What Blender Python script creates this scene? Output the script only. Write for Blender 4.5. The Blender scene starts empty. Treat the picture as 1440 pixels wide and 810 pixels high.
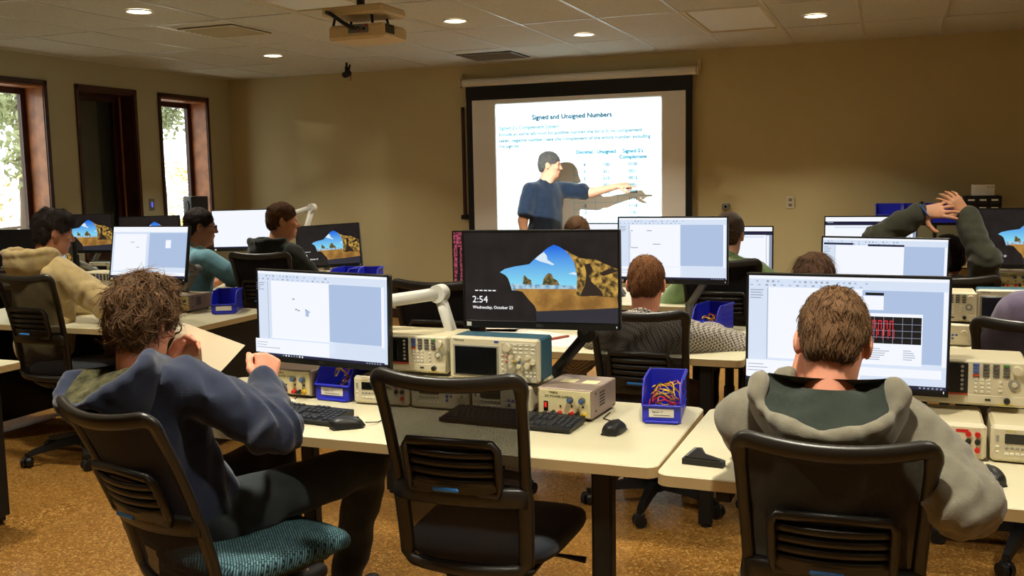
import bpy, bmesh, math, random
import numpy as np
from mathutils import Vector, Matrix, noise as mnoise

random.seed(7)
rng = np.random.RandomState(11)
SC = bpy.context.scene
COL = SC.collection
PI = math.pi

# ------------------------------------------------------------------ camera
CAM_POS = (0.0, 0.0, 1.5)
CAM_YAW, CAM_PITCH, CAM_ROLL = math.radians(21.33), math.radians(6.395), math.radians(1.074)
cam_data = bpy.data.cameras.new('camera')
cam_data.sensor_width = 36.0
cam_data.lens = 1381.4 / 1440 * 36
cam_data.clip_start = 0.05
cam = bpy.data.objects.new('camera', cam_data)
COL.objects.link(cam)
_f = Vector((-math.sin(CAM_YAW) * math.cos(CAM_PITCH), math.cos(CAM_YAW) * math.cos(CAM_PITCH), -math.sin(CAM_PITCH)))
_r = Vector((math.cos(CAM_YAW), math.sin(CAM_YAW), 0))
_d = _f.cross(_r)
_r2 = math.cos(CAM_ROLL) * _r + math.sin(CAM_ROLL) * _d
_u2 = -(-math.sin(CAM_ROLL) * _r + math.cos(CAM_ROLL) * _d)
_m = Matrix((( _r2.x, _u2.x, -_f.x, CAM_POS[0]), (_r2.y, _u2.y, -_f.y, CAM_POS[1]), (_r2.z, _u2.z, -_f.z, CAM_POS[2]), (0, 0, 0, 1)))
cam.matrix_world = _m
SC.camera = cam

# ------------------------------------------------------------------ world, exposure
EXPOSURE = 0.0
SKY_STRENGTH = 4.0
LAMP_POWER = 19.0
SCREEN_GLOW = 1.0
PROJECTOR_POWER = 1450.0
world = bpy.data.worlds.new('world')
SC.world = world
world.use_nodes = True
_bg = world.node_tree.nodes['Background']
_bg.inputs[0].default_value = (0.93, 0.97, 1.0, 1)
_bg.inputs[1].default_value = SKY_STRENGTH
sun_data = bpy.data.lights.new('sun', 'SUN')
sun_data.energy = 0.7; sun_data.angle = math.radians(1.5); sun_data.color = (1.0, 0.90, 0.74)
sun = bpy.data.objects.new('sun', sun_data); COL.objects.link(sun); sun.location = (-20, 2, 6)
sun.rotation_euler = Vector((0.88, 0.43, -0.12)).to_track_quat('-Z', 'Y').to_euler()
SC.view_settings.view_transform = 'Standard'
SC.view_settings.look = 'None'
SC.view_settings.gamma = 1.0
SC.view_settings.exposure = EXPOSURE
SC.view_settings.use_curve_mapping = False

# ------------------------------------------------------------------ materials
MATS = {}
def srgb(r, g, b):
    def c(v):
        v /= 255.0
        return v / 12.92 if v <= 0.04045 else ((v + 0.055) / 1.055) ** 2.4
    return (c(r), c(g), c(b), 1.0)

def mat(name, color, rough=0.5, metal=0.0, spec=0.5, bump=0.0, bscale=200.0, var=0.0, vscale=20.0, coat=0.0, sheen=0.0, sss=0.0, var2=None):
    if name in MATS: return MATS[name]
    m = bpy.data.materials.new(name); m.use_nodes = True
    nt = m.node_tree; n = nt.nodes; l = nt.links
    p = n['Principled BSDF']
    p.inputs['Base Color'].default_value = color
    p.inputs['Roughness'].default_value = rough
    p.inputs['Metallic'].default_value = metal
    p.inputs['Specular IOR Level'].default_value = spec
    if coat: p.inputs['Coat Weight'].default_value = coat; p.inputs['Coat Roughness'].default_value = 0.15
    if sheen: p.inputs['Sheen Weight'].default_value = sheen
    if sss:
        p.inputs['Subsurface Weight'].default_value = sss
        p.inputs['Subsurface Radius'].default_value = (0.012, 0.005, 0.003)
    tc = n.new('ShaderNodeTexCoord')
    if var:
        ns = n.new('ShaderNodeTexNoise'); ns.inputs['Scale'].default_value = vscale; ns.inputs['Detail'].default_value = 4
        l.new(tc.outputs['Object'], ns.inputs['Vector'])
        mx = n.new('ShaderNodeMix'); mx.data_type = 'RGBA'
        c2 = var2 if var2 else tuple(max(0, x * (1 - var)) for x in color[:3]) + (1,)
        c1 = color if var2 else tuple(min(1, x * (1 + var)) for x in color[:3]) + (1,)
        mx.inputs['A'].default_value = c2; mx.inputs['B'].default_value = c1
        rp = n.new('ShaderNodeMapRange'); rp.inputs['From Min'].default_value = 0.35; rp.inputs['From Max'].default_value = 0.65
        l.new(ns.outputs['Fac'], rp.inputs['Value']); l.new(rp.outputs['Result'], mx.inputs['Factor'])
        l.new(mx.outputs['Result'], p.inputs['Base Color'])
    if bump:
        nb = n.new('ShaderNodeTexNoise'); nb.inputs['Scale'].default_value = bscale; nb.inputs['Detail'].default_value = 3
        l.new(tc.outputs['Object'], nb.inputs['Vector'])
        b = n.new('ShaderNodeBump'); b.inputs['Strength'].default_value = bump; b.inputs['Distance'].default_value = 0.01
        l.new(nb.outputs['Fac'], b.inputs['Height']); l.new(b.outputs['Normal'], p.inputs['Normal'])
    MATS[name] = m
    return m

def emit(name, color, strength=1.0, noise=None, grad=None):
    if name in MATS: return MATS[name]
    m = bpy.data.materials.new(name); m.use_nodes = True
    nt = m.node_tree; n = nt.nodes; l = nt.links
    p = n['Principled BSDF']
    p.inputs['Base Color'].default_value = (0.01, 0.01, 0.012, 1)
    p.inputs['Roughness'].default_value = 0.35
    p.inputs['Emission Color'].default_value = color
    p.inputs['Emission Strength'].default_value = strength * SCREEN_GLOW
    if noise:
        c2, sc = noise
        tc = n.new('ShaderNodeTexCoord'); ns = n.new('ShaderNodeTexNoise'); ns.inputs['Scale'].default_value = sc; ns.inputs['Detail'].default_value = 6
        rp = n.new('ShaderNodeMapRange'); rp.inputs['From Min'].default_value = 0.4; rp.inputs['From Max'].default_value = 0.62
        mx = n.new('ShaderNodeMix'); mx.data_type = 'RGBA'; mx.inputs['A'].default_value = c2; mx.inputs['B'].default_value = color
        l.new(tc.outputs['Object'], ns.inputs['Vector']); l.new(ns.outputs['Fac'], rp.inputs['Value'])
        l.new(rp.outputs['Result'], mx.inputs['Factor']); l.new(mx.outputs['Result'], p.inputs['Emission Color'])
    if grad:
        c2, z0, z1 = grad
        tc = n.new('ShaderNodeTexCoord'); sp = n.new('ShaderNodeSeparateXYZ')
        rp = n.new('ShaderNodeMapRange'); rp.inputs['From Min'].default_value = z0; rp.inputs['From Max'].default_value = z1
        mx = n.new('ShaderNodeMix'); mx.data_type = 'RGBA'; mx.inputs['A'].default_value = color; mx.inputs['B'].default_value = c2
        l.new(tc.outputs['Object'], sp.inputs[0]); l.new(sp.outputs['Z'], rp.inputs['Value'])
        l.new(rp.outputs['Result'], mx.inputs['Factor']); l.new(mx.outputs['Result'], p.inputs['Emission Color'])
    MATS[name] = m
    return m

# ------------------------------------------------------------------ mesh helpers
class MB:
    """collects geometry; build() links it as one mesh object"""
    def __init__(s): s.v = []; s.f = []; s.mi = []; s.sm = []
    def add(s, vs, fs, mi=0, smooth=False):
        o = len(s.v); s.v += [tuple(x) for x in vs]
        for f in fs: s.f.append(tuple(i + o for i in f)); s.mi.append(mi); s.sm.append(smooth)
        return s
    def box(s, c, d, bev=0.0, mi=0, rot=None):
        cx, cy, cz = c; hx, hy, hz = d[0] / 2, d[1] / 2, d[2] / 2
        if bev <= 0:
            vs = [Vector((x * hx, y * hy, z * hz)) for z in (-1, 1) for y in (-1, 1) for x in (-1, 1)]
            fs = [(0, 2, 3, 1), (4, 5, 7, 6), (0, 1, 5, 4), (2, 6, 7, 3), (0, 4, 6, 2), (1, 3, 7, 5)]
        else:
            b = min(bev, hx * .95, hy * .95, hz * .95)
            vs = []; idx = {}
            for sx in (-1, 1):
                for sy in (-1, 1):
                    for sz in (-1, 1):
                        for ax in range(3):
                            p = [sx * (hx - b), sy * (hy - b), sz * (hz - b)]
                            p[ax] = (sx * hx, sy * hy, sz * hz)[ax]
                            idx[(sx, sy, sz, ax)] = len(vs); vs.append(Vector(p))
            fs = []
            for ax in range(3):
                o = [a for a in range(3) if a != ax]
                for sg in (-1, 1):
                    q = []
                    for a, bb in ((-1, -1), (1, -1), (1, 1), (-1, 1)):
                        k = [0, 0, 0]; k[ax] = sg; k[o[0]] = a; k[o[1]] = bb
                        q.append(idx[(k[0], k[1], k[2], ax)])
                    fs.append(tuple(q))
            for ax in range(3):   # edges along ax
                o = [a for a in range(3) if a != ax]
                for a in (-1, 1):
                    for bb in (-1, 1):
                        k0 = [0, 0, 0]; k0[ax] = -1; k0[o[0]] = a; k0[o[1]] = bb
                        k1 = list(k0); k1[ax] = 1
                        fs.append((idx[(*k0, o[0])], idx[(*k1, o[0])], idx[(*k1, o[1])], idx[(*k0, o[1])]))
            for sx in (-1, 1):
                for sy in (-1, 1):
                    for sz in (-1, 1):
                        fs.append(tuple(idx[(sx, sy, sz, a)] for a in range(3)))
            # orient outward
            ff = []
            for f in fs:
                c0 = sum((vs[i] for i in f), Vector()) / len(f)
                nn = (vs[f[1]] - vs[f[0]]).cross(vs[f[2]] - vs[f[0]])
                ff.append(f if nn.dot(c0) > 0 else tuple(reversed(f)))
            fs = ff
        if rot is not None: vs = [rot @ v for v in vs]
        vs = [v + Vector(c) for v in vs]
        return s.add(vs, fs, mi)
    def cone(s, a, b, ra, rb=None, n=12, mi=0, cap=True, smooth=True):
        rb = ra if rb is None else rb
        a = Vector(a); b = Vector(b); w = (b - a).normalized()
        t = Vector((0, 0, 1)) if abs(w.z) < 0.9 else Vector((1, 0, 0))
        u = w.cross(t).normalized(); v = w.cross(u)
        vs = []
        for c, r in ((a, ra), (b, rb)):
            for i in range(n):
                an = 2 * PI * i / n
                vs.append(c + u * (r * math.cos(an)) + v * (r * math.sin(an)))
        o = len(s.v)
        s.add(vs, [(i, i + n, (i + 1) % n + n, (i + 1) % n) for i in range(n)], mi, smooth)
        if cap:
            s.add(vs[:n], [tuple(range(n))], mi); s.add(vs[n:], [tuple(reversed(range(n)))], mi)
        return s
    def tube(s, pts, r, n=8, mi=0, closed=False, flat=None, up=None):
        """sweep; r number or list; flat=(w,h) for a rounded rectangular section"""
        P = [Vector(p) for p in pts]; m = len(P); rings = []
        ref = Vector(up) if up else Vector((0, 0, 1))
        pu = None
        for i in range(m):
            a = P[(i - 1) % m] if (closed or i > 0) else P[i]
            b = P[(i + 1) % m] if (closed or i < m - 1) else P[i]
            w = (b - a).normalized()
            if up is None:
                if pu is None:
                    t = ref if abs(w.dot(ref)) < 0.9 else Vector((1, 0, 0))
                    u = w.cross(t).normalized()
                else:
                    u = (pu - w * pu.dot(w)).normalized()
                pu = u
            else:
                u = w.cross(ref).normalized()
            v = w.cross(u)
            rr = r[i] if isinstance(r, (list, tuple)) else r
            ring = []
            if flat:
                hw, hh = flat[0] / 2, flat[1] / 2; c = min(hw, hh) * 0.45
                for (x, y) in ((hw, hh - c), (hw - c, hh), (-hw + c, hh), (-hw, hh - c), (-hw, -hh + c), (-hw + c, -hh), (hw - c, -hh), (hw, -hh + c)):
                    ring.append(P[i] + u * x + v * y)
            else:
                for k in range(n):
                    an = 2 * PI * k / n
                    ring.append(P[i] + u * (rr * math.cos(an)) + v * (rr * math.sin(an)))
            rings.append(ring)
        k = len(rings[0]); vs = [p for rg in rings for p in rg]; fs = []
        for i in range(m if closed else m - 1):
            for j in range(k):
                a0 = i * k + j; a1 = i * k + (j + 1) % k; b0 = ((i + 1) % m) * k + j; b1 = ((i + 1) % m) * k + (j + 1) % k
                fs.append((a0, a1, b1, b0))
        if not closed: fs += [tuple(reversed(range(k))), tuple(range((m - 1) * k, m * k))]
        return s.add(vs, fs, mi, True)
    def prism(s, poly, z0, z1, mi=0, axis='z', bev=0.0):
        """poly list of (a,b); extruded along axis"""
        def P(a, b, c):
            return (a, b, c) if axis == 'z' else ((a, c, b) if axis == 'y' else (c, a, b))
        n = len(poly)
        vs = [P(a, b, z0) for a, b in poly] + [P(a, b, z1) for a, b in poly]
        fs = [tuple(reversed(range(n))), tuple(range(n, 2 * n))] + [(i, (i + 1) % n, (i + 1) % n + n, i + n) for i in range(n)]
        if axis == 'y': fs = [tuple(reversed(f)) for f in fs]
        return s.add(vs, fs, mi)
    def lathe(s, prof, n=24, mi=0, c=(0, 0, 0)):
        vs = []; m = len(prof)
        for r, z in prof:
            for i in range(n):
                a = 2 * PI * i / n; vs.append((c[0] + r * math.cos(a), c[1] + r * math.sin(a), c[2] + z))
        fs = []
        for k in range(m - 1):
            for i in range(n): fs.append((k * n + i, k * n + (i + 1) % n, (k + 1) * n + (i + 1) % n, (k + 1) * n + i))
        return s.add(vs, fs, mi, True)
    def grid(s, rows, mi=0, smooth=True, flip=False):
        m = len(rows); k = len(rows[0]); vs = [p for r in rows for p in r]
        fs = [(i * k + j, i * k + j + 1, (i + 1) * k + j + 1, (i + 1) * k + j) for i in range(m - 1) for j in range(k - 1)]
        if flip: fs = [tuple(reversed(f)) for f in fs]
        return s.add(vs, fs, mi, smooth)
    def mesh(s, name, mats):
        me = bpy.data.meshes.new(name); me.from_pydata(s.v, [], s.f)
        for m in (mats if isinstance(mats, (list, tuple)) else [mats]): me.materials.append(m)
        me.polygons.foreach_set('material_index', s.mi); me.polygons.foreach_set('use_smooth', s.sm); me.update()
        return me
    def build(s, name, mats, parent=None, loc=None, rot=None):
        return link(name, s.mesh(name, mats), parent, loc, rot)

def link(name, me, parent=None, loc=None, rot=None):
    o = bpy.data.objects.new(name, me); COL.objects.link(o)
    if parent is not None: o.parent = parent
    if loc is not None: o.location = loc
    if rot is not None: o.rotation_euler = rot
    return o

def tag(o, label, cat, group=None):
    o['label'] = label; o['category'] = cat
    if group: o['group'] = group
    return o
def thing(name, label, cat, loc=(0, 0, 0), rz=0.0, group=None):
    o = bpy.data.objects.new(name, None); COL.objects.link(o); o.location = loc; o.rotation_euler = (0, 0, rz)
    o.empty_display_size = 0.1
    return tag(o, label, cat, group)
def struct(o): o['kind'] = 'structure'; return o
def stuff(o): o['kind'] = 'stuff'; return o

def text_mesh(txt, size, align='LEFT'):
    cu = bpy.data.curves.new('text', 'FONT'); cu.body = txt; cu.size = size; cu.align_x = align; cu.resolution_u = 2
    ob = bpy.data.objects.new('text', cu); COL.objects.link(ob)
    bpy.context.view_layer.update()
    dg = bpy.context.evaluated_depsgraph_get()
    me = bpy.data.meshes.new_from_object(ob.evaluated_get(dg))
    bpy.data.objects.remove(ob); bpy.data.curves.remove(cu)
    return me
def text_into(mb, txt, size, at, mi=0, align='LEFT', ux=(1, 0, 0), uy=(0, 0, 1), weight=0.0):
    """flat lettering added to a mesh builder; at = baseline start in local space"""
    me = text_mesh(txt, size, align); ux = Vector(ux); uy = Vector(uy); at = Vector(at)
    offs = [(0, 0)] if not weight else [(0, 0), (weight, 0), (0, weight)]
    for k, (ox, oy) in enumerate(offs):
        vs = [at + ux * (v.co.x + ox) + uy * (v.co.y + oy) for v in me.vertices]
        fs = [tuple(p.vertices) for p in me.polygons]
        mb.add(vs, fs, mi)
    bpy.data.meshes.remove(me)
# ------------------------------------------------------------------ room shell
XL, XR, YB, YF, ZC = -7.14, 3.6, 9.5, -2.6, 2.67
M_wall = mat('wall_paint', srgb(197, 184, 141), 0.85, spec=0.2, bump=0.06, bscale=160, var=0.03, vscale=1.2)
M_wallL = mat('wall_paint_cool_bounce', srgb(180, 176, 147), 0.85, spec=0.2, bump=0.06, bscale=160, var=0.03, vscale=1.2)  # olive cast of cool bounced light put into the left wall's colour
M_wood_lit = mat('stained_wood_daylit', srgb(158, 100, 58), 0.42, spec=0.4, var=0.25, vscale=9)  # raised wood tone: daylight on the jambs put into the colour
M_wood_d = mat('dark_wood', srgb(62, 32, 18), 0.45, spec=0.4, var=0.25, vscale=9)
M_tile = mat('ceiling_tile_fissured', srgb(200, 199, 187), 0.9, spec=0.1, bump=0.25, bscale=110, var=0.07, vscale=70)
M_grid = mat('ceiling_grid_metal', srgb(205, 205, 200), 0.35, spec=0.5, metal=0.2)
M_black = mat('black_plastic', srgb(24, 23, 22), 0.42, spec=0.4, bump=0.03, bscale=600)
M_blackm = mat('black_metal', srgb(20, 20, 20), 0.5, spec=0.35)
M_white = mat('white_plastic', srgb(222, 220, 210), 0.45, spec=0.4)
M_cream = mat('cream_plastic', srgb(206, 196, 166), 0.45, spec=0.4, var=0.03, vscale=8)
M_grey = mat('grey_plastic', srgb(120, 120, 116), 0.5, spec=0.4)
M_dark = mat('dark_screen_glass', srgb(14, 15, 15), 0.12, spec=0.5)
M_steel = mat('steel', srgb(170, 170, 165), 0.35, metal=0.8)

def floor_material():
    m = bpy.data.materials.new('speckled_floor'); m.use_nodes = True
    n = m.node_tree.nodes; l = m.node_tree.links; p = n['Principled BSDF']
    tc = n.new('ShaderNodeTexCoord')
    n1 = n.new('ShaderNodeTexNoise'); n1.inputs['Scale'].default_value = 0.9; n1.inputs['Detail'].default_value = 1
    n2 = n.new('ShaderNodeTexVoronoi'); n2.inputs['Scale'].default_value = 130
    n3 = n.new('ShaderNodeTexNoise'); n3.inputs['Scale'].default_value = 60; n3.inputs['Detail'].default_value = 3
    for x in (n1, n2, n3): l.new(tc.outputs['Object'], x.inputs['Vector'])
    r = n.new('ShaderNodeValToRGB'); cr = r.color_ramp
    cr.elements[0].position = 0.0; cr.elements[0].color = srgb(118, 80, 32)
    cr.elements[1].position = 1.0; cr.elements[1].color = srgb(206, 160, 92)
    e = cr.elements.new(0.35); e.color = srgb(148, 104, 46)
    e = cr.elements.new(0.75); e.color = srgb(164, 116, 54)
    sep = n.new('ShaderNodeSeparateColor'); l.new(n2.outputs['Color'], sep.inputs[0])
    l.new(sep.outputs[0], r.inputs[0])
    mx = n.new('ShaderNodeMix'); mx.data_type = 'RGBA'; mx.blend_type = 'MULTIPLY'; mx.inputs['Factor'].default_value = 0.4
    r2 = n.new('ShaderNodeValToRGB'); r2.color_ramp.elements[0].position = 0.3; r2.color_ramp.elements[0].color = (0.62, 0.58, 0.52, 1)
    r2.color_ramp.elements[1].position = 0.7; r2.color_ramp.elements[1].color = (1, 1, 1, 1)
    l.new(n3.outputs['Fac'], r2.inputs[0])
    l.new(r.outputs[0], mx.inputs['A']); l.new(r2.outputs[0], mx.inputs['B'])
    l.new(mx.outputs['Result'], p.inputs['Base Color'])
    rr = n.new('ShaderNodeMapRange'); rr.inputs['To Min'].default_value = 0.16; rr.inputs['To Max'].default_value = 0.42
    l.new(n1.outputs['Fac'], rr.inputs['Value']); l.new(rr.outputs['Result'], p.inputs['Roughness'])
    p.inputs['Specular IOR Level'].default_value = 0.45
    return m

mb = MB(); mb.box(((XL + XR) / 2, (YF + YB) / 2, -0.05), (XR - XL + 0.6, YB - YF + 0.6, 0.1))
struct(mb.build('floor', floor_material()))
mb = MB(); mb.box(((XL + XR) / 2, YB + 0.1, ZC / 2), (XR - XL + 0.4, 0.2, ZC + .3)); struct(mb.build('wall_back', M_wall))
mb = MB(); mb.box(((XL + XR) / 2, YF - 0.1, ZC / 2), (XR - XL + 0.4, 0.2, ZC + .3)); struct(mb.build('wall_front', M_wall))
mb = MB(); mb.box((XR + 0.1, (YF + YB) / 2, ZC / 2), (0.2, YB - YF, ZC + .3)); struct(mb.build('wall_right', M_wall))
# left wall with its window openings
WINS = [(6.08, 6.835), (7.21, 7.96), (8.32, 9.08)]
WZ0, WZ1, WT = 0.80, 2.405, 0.30
mb = MB()
ys = [YF] + [y for w in WINS for y in w] + [YB]
for i in range(0, len(ys), 2):
    mb.box((XL - WT / 2, (ys[i] + ys[i + 1]) / 2, (ZC + .14) / 2), (WT, ys[i + 1] - ys[i], ZC + .14))
for a, b in WINS:
    mb.box((XL - WT / 2, (a + b) / 2, WZ0 / 2), (WT, b - a, WZ0))
    mb.box((XL - WT / 2, (a + b) / 2, (WZ1 + ZC + .14) / 2), (WT, b - a, ZC + .14 - WZ1))
struct(mb.build('wall_left', M_wallL))
mb = MB(); mb.box((XL + 0.008, (YF + YB) / 2, 0.05), (0.016, YB - YF, 0.1)); struct(mb.build('baseboard_left', M_wood_d))
mb = MB(); mb.box(((XL + XR) / 2, YB - 0.008, 0.05), (XR - XL - 0.04, 0.016, 0.1)); struct(mb.build('baseboard_back', M_wood_d))

def glass_material(name, tint, refl):
    m = bpy.data.materials.new(name); m.use_nodes = True
    n = m.node_tree.nodes; l = m.node_tree.links
    t = n.new('ShaderNodeBsdfTransparent'); t.inputs[0].default_value = tint
    g = n.new('ShaderNodeBsdfGlossy'); g.inputs['Roughness'].default_value = 0.03; g.inputs[0].default_value = (0.9, 0.95, 1, 1)
    mx = n.new('ShaderNodeMixShader'); mx.inputs[0].default_value = refl; l.new(t.outputs[0], mx.inputs[1]); l.new(g.outputs[0], mx.inputs[2])
    l.new(mx.outputs[0], n['Material Output'].inputs[0])
    return m
M_glass = glass_material('window_glass', (0.96, 0.98, 0.97, 1), 0.06)
M_dark_view = mat('dark_view_tone', srgb(44, 44, 38), 0.6, spec=0.3, var=0.1, vscale=6)
for k, (a, b) in enumerate(WINS):
    w = bpy.data.objects.new('window_%d' % (k + 1), None); COL.objects.link(w); w.location = (XL, (a + b) / 2, WZ0); struct(w)
    W, H = b - a, WZ1 - WZ0; D = 0.26
    wd = M_wood_d if k == 1 else M_wood_lit  # outer windows get the daylit wood copy, middle one stays dark
    # casing on the room side, each board a piece
    for nm, c, d in (('casing', (0.009, -W / 2 - 0.004, H / 2), (0.018, 0.04, H + 0.08)), ('casing', (0.009, W / 2 + 0.004, H / 2), (0.018, 0.04, H + 0.08)),
                     ('head_casing', (0.009, 0, H + 0.018), (0.018, W + 0.05, 0.045)), ('sill', (0.02, 0, -0.015), (0.06, W + 0.05, 0.03))):
        m_ = MB(); m_.box(c, d, 0.004); m_.build(nm, M_wood_d, w)
    for nm, c, d in (('jamb', (-D / 2, -W / 2 + 0.011, H / 2), (D, 0.02, H)), ('jamb', (-D / 2, W / 2 - 0.011, H / 2), (D, 0.02, H)),
                     ('head_jamb', (-D / 2, 0, H - 0.011), (D, W - 0.04, 0.02)), ('stool', (-D / 2, 0, 0.011), (D, W - 0.04, 0.02))):
        m_ = MB(); m_.box(c, d, 0.002); m_.build(nm, wd, w)
    # sash
    S = 0.055
    for c, d in (((-D + 0.03, -W / 2 + 0.02 + S / 2, H / 2), (0.05, S, H - 0.04)), ((-D + 0.03, W / 2 - 0.02 - S / 2, H / 2), (0.05, S, H - 0.04))):
        m_ = MB(); m_.box(c, d, 0.004); m_.build('sash_stile', M_wood_d, w)
    for zc in (0.02 + S / 2, H - 0.02 - S / 2):
        m_ = MB(); m_.box((-D + 0.03, 0, zc), (0.05, W - 0.04 - 2 * S, S), 0.004); m_.build('sash_rail', M_wood_d, w)
    m_ = MB(); m_.box((-D + 0.03, 0, H / 2), (0.006, W - 0.04 - 2 * S, H - 0.04 - 2 * S)); m_.build('pane', M_glass, w)
    if k == 1:
        m_ = MB(); m_.box((-D - 0.005, 0, H / 2), (0.006, W - 0.05, H - 0.05)); m_.build('dark_view_panel', M_dark_view, w)  # added dark panel outside the pane, standing for the dark view beyond
        m_ = MB(); m_.box((-D * 0.62, W / 2 - 0.03, H / 2), (0.018, 0.018, H - 0.05), 0.003); m_.build('sunlit_edge_strip', mat('sunlit_wood', srgb(150, 92, 52), 0.3, spec=0.5), w)  # strip added for the frame edge in sun; sunlight put into its colour

# ceiling: backing slab, tiles one by one, grid bars
mb = MB(); mb.box(((XL + XR) / 2, (YF + YB) / 2, ZC + 0.16), (XR - XL + 0.6, YB - YF + 0.6, 0.1))
ceiling = struct(mb.build('ceiling', mat('plenum', srgb(90, 86, 80), 0.9)))
gx = [-2.11 + 0.61 * k for k in range(-8, 10)]; gx = [x for x in gx if XL + 0.02 < x < XR - 0.02]
gy = [7.24 + 1.22 * k for k in range(-8, 3)]; gy = [y for y in gy if YF + 0.02 < y < YB - 0.02]
PANELS = {}   # tiles replaced by light panels / vents
def cell(x, y):
    xs = [XL] + gx + [XR]; yy = [YF] + gy + [YB]
    i = max(k for k in range(len(xs)) if xs[k] <= x); j = max(k for k in range(len(yy)) if yy[k] <= y)
    return i, j
LIGHT_CELLS = [cell(-1.2, 7.8), cell(-3.6, 5.4), cell(1.3, 4.2)]
VENT_CELL = cell(-3.62, 9.1)
xs = [XL] + gx + [XR]; yy = [YF] + gy + [YB]
tile_cache = {}
for i in range(len(xs) - 1):
    for j in range(len(yy) - 1):
        if (i, j) in LIGHT_CELLS: continue
        w_, d_ = round(xs[i + 1] - xs[i] - 0.012, 3), round(yy[j + 1] - yy[j] - 0.012, 3)
        if (w_, d_) not in tile_cache:
            t = MB(); t.box((0, 0, 0), (w_, d_, 0.018), 0.004); tile_cache[(w_, d_)] = t.mesh('ceiling_tile', M_tile)
        link('ceiling_tile', tile_cache[(w_, d_)], ceiling, ((xs[i] + xs[i + 1]) / 2, (yy[j] + yy[j + 1]) / 2, ZC + 0.012 + random.uniform(-0.0015, 0.0015)),
             (random.uniform(-0.0012, 0.0012), random.uniform(-0.002, 0.002), 0))
for x in gx:
    m_ = MB(); m_.box((x, (YF + YB) / 2, ZC + 0.004), (0.022, YB - YF, 0.008)); m_.build('grid_bar', M_grid, ceiling)
for y in gy:
    m_ = MB(); m_.box(((XL + XR) / 2, y, ZC + 0.0042), (XR - XL, 0.022, 0.0078)); m_.build('grid_bar', M_grid, ceiling)
m_ = MB(); m_.box((XL + 0.012, (YF + YB) / 2, ZC + 0.004), (0.024, YB - YF, 0.008)); m_.build('edge_bar', M_grid, ceiling)
m_ = MB(); m_.box(((XL + XR) / 2, YB - 0.012, ZC + 0.004), (XR - XL, 0.024, 0.008)); m_.build('edge_bar', M_grid, ceiling)

M_diff = mat('acrylic_diffuser', srgb(240, 248, 250), 0.3, spec=0.5, bump=0.2, bscale=220)
plab = ['unlit troffer panel over the projection screen end, near round downlight', 'unlit troffer panel in the ceiling beside the projector', 'unlit troffer panel in the ceiling over the right desks']
for k, (i, j) in enumerate(LIGHT_CELLS):
    x0, x1, y0, y1 = xs[i] + 0.012, xs[i + 1] - 0.012, yy[j] + 0.012, yy[j + 1] - 0.012
    t = thing('ceiling_light_panel', plab[k], 'ceiling light', ((x0 + x1) / 2, (y0 + y1) / 2, ZC), 0, 'unlit troffer panels')
    w_, d_ = x1 - x0, y1 - y0
    for c, d in (((-w_ / 2 + .015, 0, .006), (.03, d_, .012)), ((w_ / 2 - .015, 0, .006), (.03, d_, .012)), ((0, -d_ / 2 + .015, .006), (w_ - .06, .03, .012)), ((0, d_ / 2 - .015, .006), (w_ - .06, .03, .012))):
        m_ = MB(); m_.box(c, d, .002); m_.build('frame', M_cream, t)
    m_ = MB(); m_.box((0, 0, .014), (w_ - .05, d_ - .05, .006)); m_.build('diffuser', M_diff, t)

def vent(x, y, w, d, label, dark):
    t = thing('ceiling_vent', label, 'vent', (x, y, ZC - 0.004), 0)
    fm = M_grey if dark else M_cream
    m_ = MB(); m_.box((0, 0, .003), (w, d, .006)); m_.build('backing', M_blackm if dark else M_grey, t)
    for c, s in (((-w / 2 + .014, 0, 0), (.028, d, .012)), ((w / 2 - .014, 0, 0), (.028, d, .012)), ((0, -d / 2 + .014, 0), (w - .056, .028, .012)), ((0, d / 2 - .014, 0), (w - .056, .028, .012))):
        m_ = MB(); m_.box(c, s, .003); m_.build('frame', fm, t)
    n = 7
    for k in range(n):
        yk = -d / 2 + .03 + (k + .5) * (d - .06) / n
        m_ = MB(); m_.box((0, yk, -.002), (w - .06, .010, .018), 0, rot=Matrix.Rotation(0.6, 3, 'X')); m_.build('slat', fm, t)
vent(-4.86, 6.45, 0.5, 0.5, 'square cream air vent in the ceiling left of the projector', False)
i, j = VENT_CELL
vent((xs[i] + xs[i + 1]) / 2, (yy[j] + YB) / 2 - 0.05, 0.56, 0.5, 'dark return air vent in the ceiling above the projection screen', True)

# recessed round downlights, each with its own lamp
M_lamp = emit('lamp_lens', (1.0, 0.83, 0.58, 1), 9.0)
dl_mesh = {}
def downlight(x, y, label, power=1.0):
    t = thing('recessed_downlight', label, 'ceiling light', (x, y, ZC), 0, 'recessed downlights')
    if not dl_mesh:
        a = MB(); a.lathe([(.078, .0), (.098, -.001), (.102, -.006), (.092, -.009), (.078, -.006), (.078, .0)], 32)
        dl_mesh['trim_ring'] = a.mesh('trim_ring', M_white)
        a = MB(); a.lathe([(.0001, -.004), (.078, -.004)], 32); dl_mesh['lens'] = a.mesh('lens', M_lamp)
    for k_, me in dl_mesh.items(): link(k_, me, t)
    L = bpy.data.lights.new('downlight_lamp', 'AREA'); L.shape = 'DISK'; L.size = 0.15; L.energy = LAMP_POWER * power
    L.color = (1.0, 0.95, 0.79); L.spread = math.radians(112)
    lo = bpy.data.objects.new('lamp', L); COL.objects.link(lo); lo.parent = t; lo.location = (0, 0, -0.012)
downlight(-4.81, 5.46, 'lit round downlight nearest the left top corner of the picture')
downlight(-5.41, 7.87, 'small lit round downlight by the far left corner of the ceiling')
downlight(-3.08, 6.83, 'lit round downlight just right of the ceiling projector')
downlight(-2.43, 7.97, 'lit round downlight above the projection screen')
downlight(-0.59, 7.89, 'lit round downlight between the troffer panel and right edge')
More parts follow.
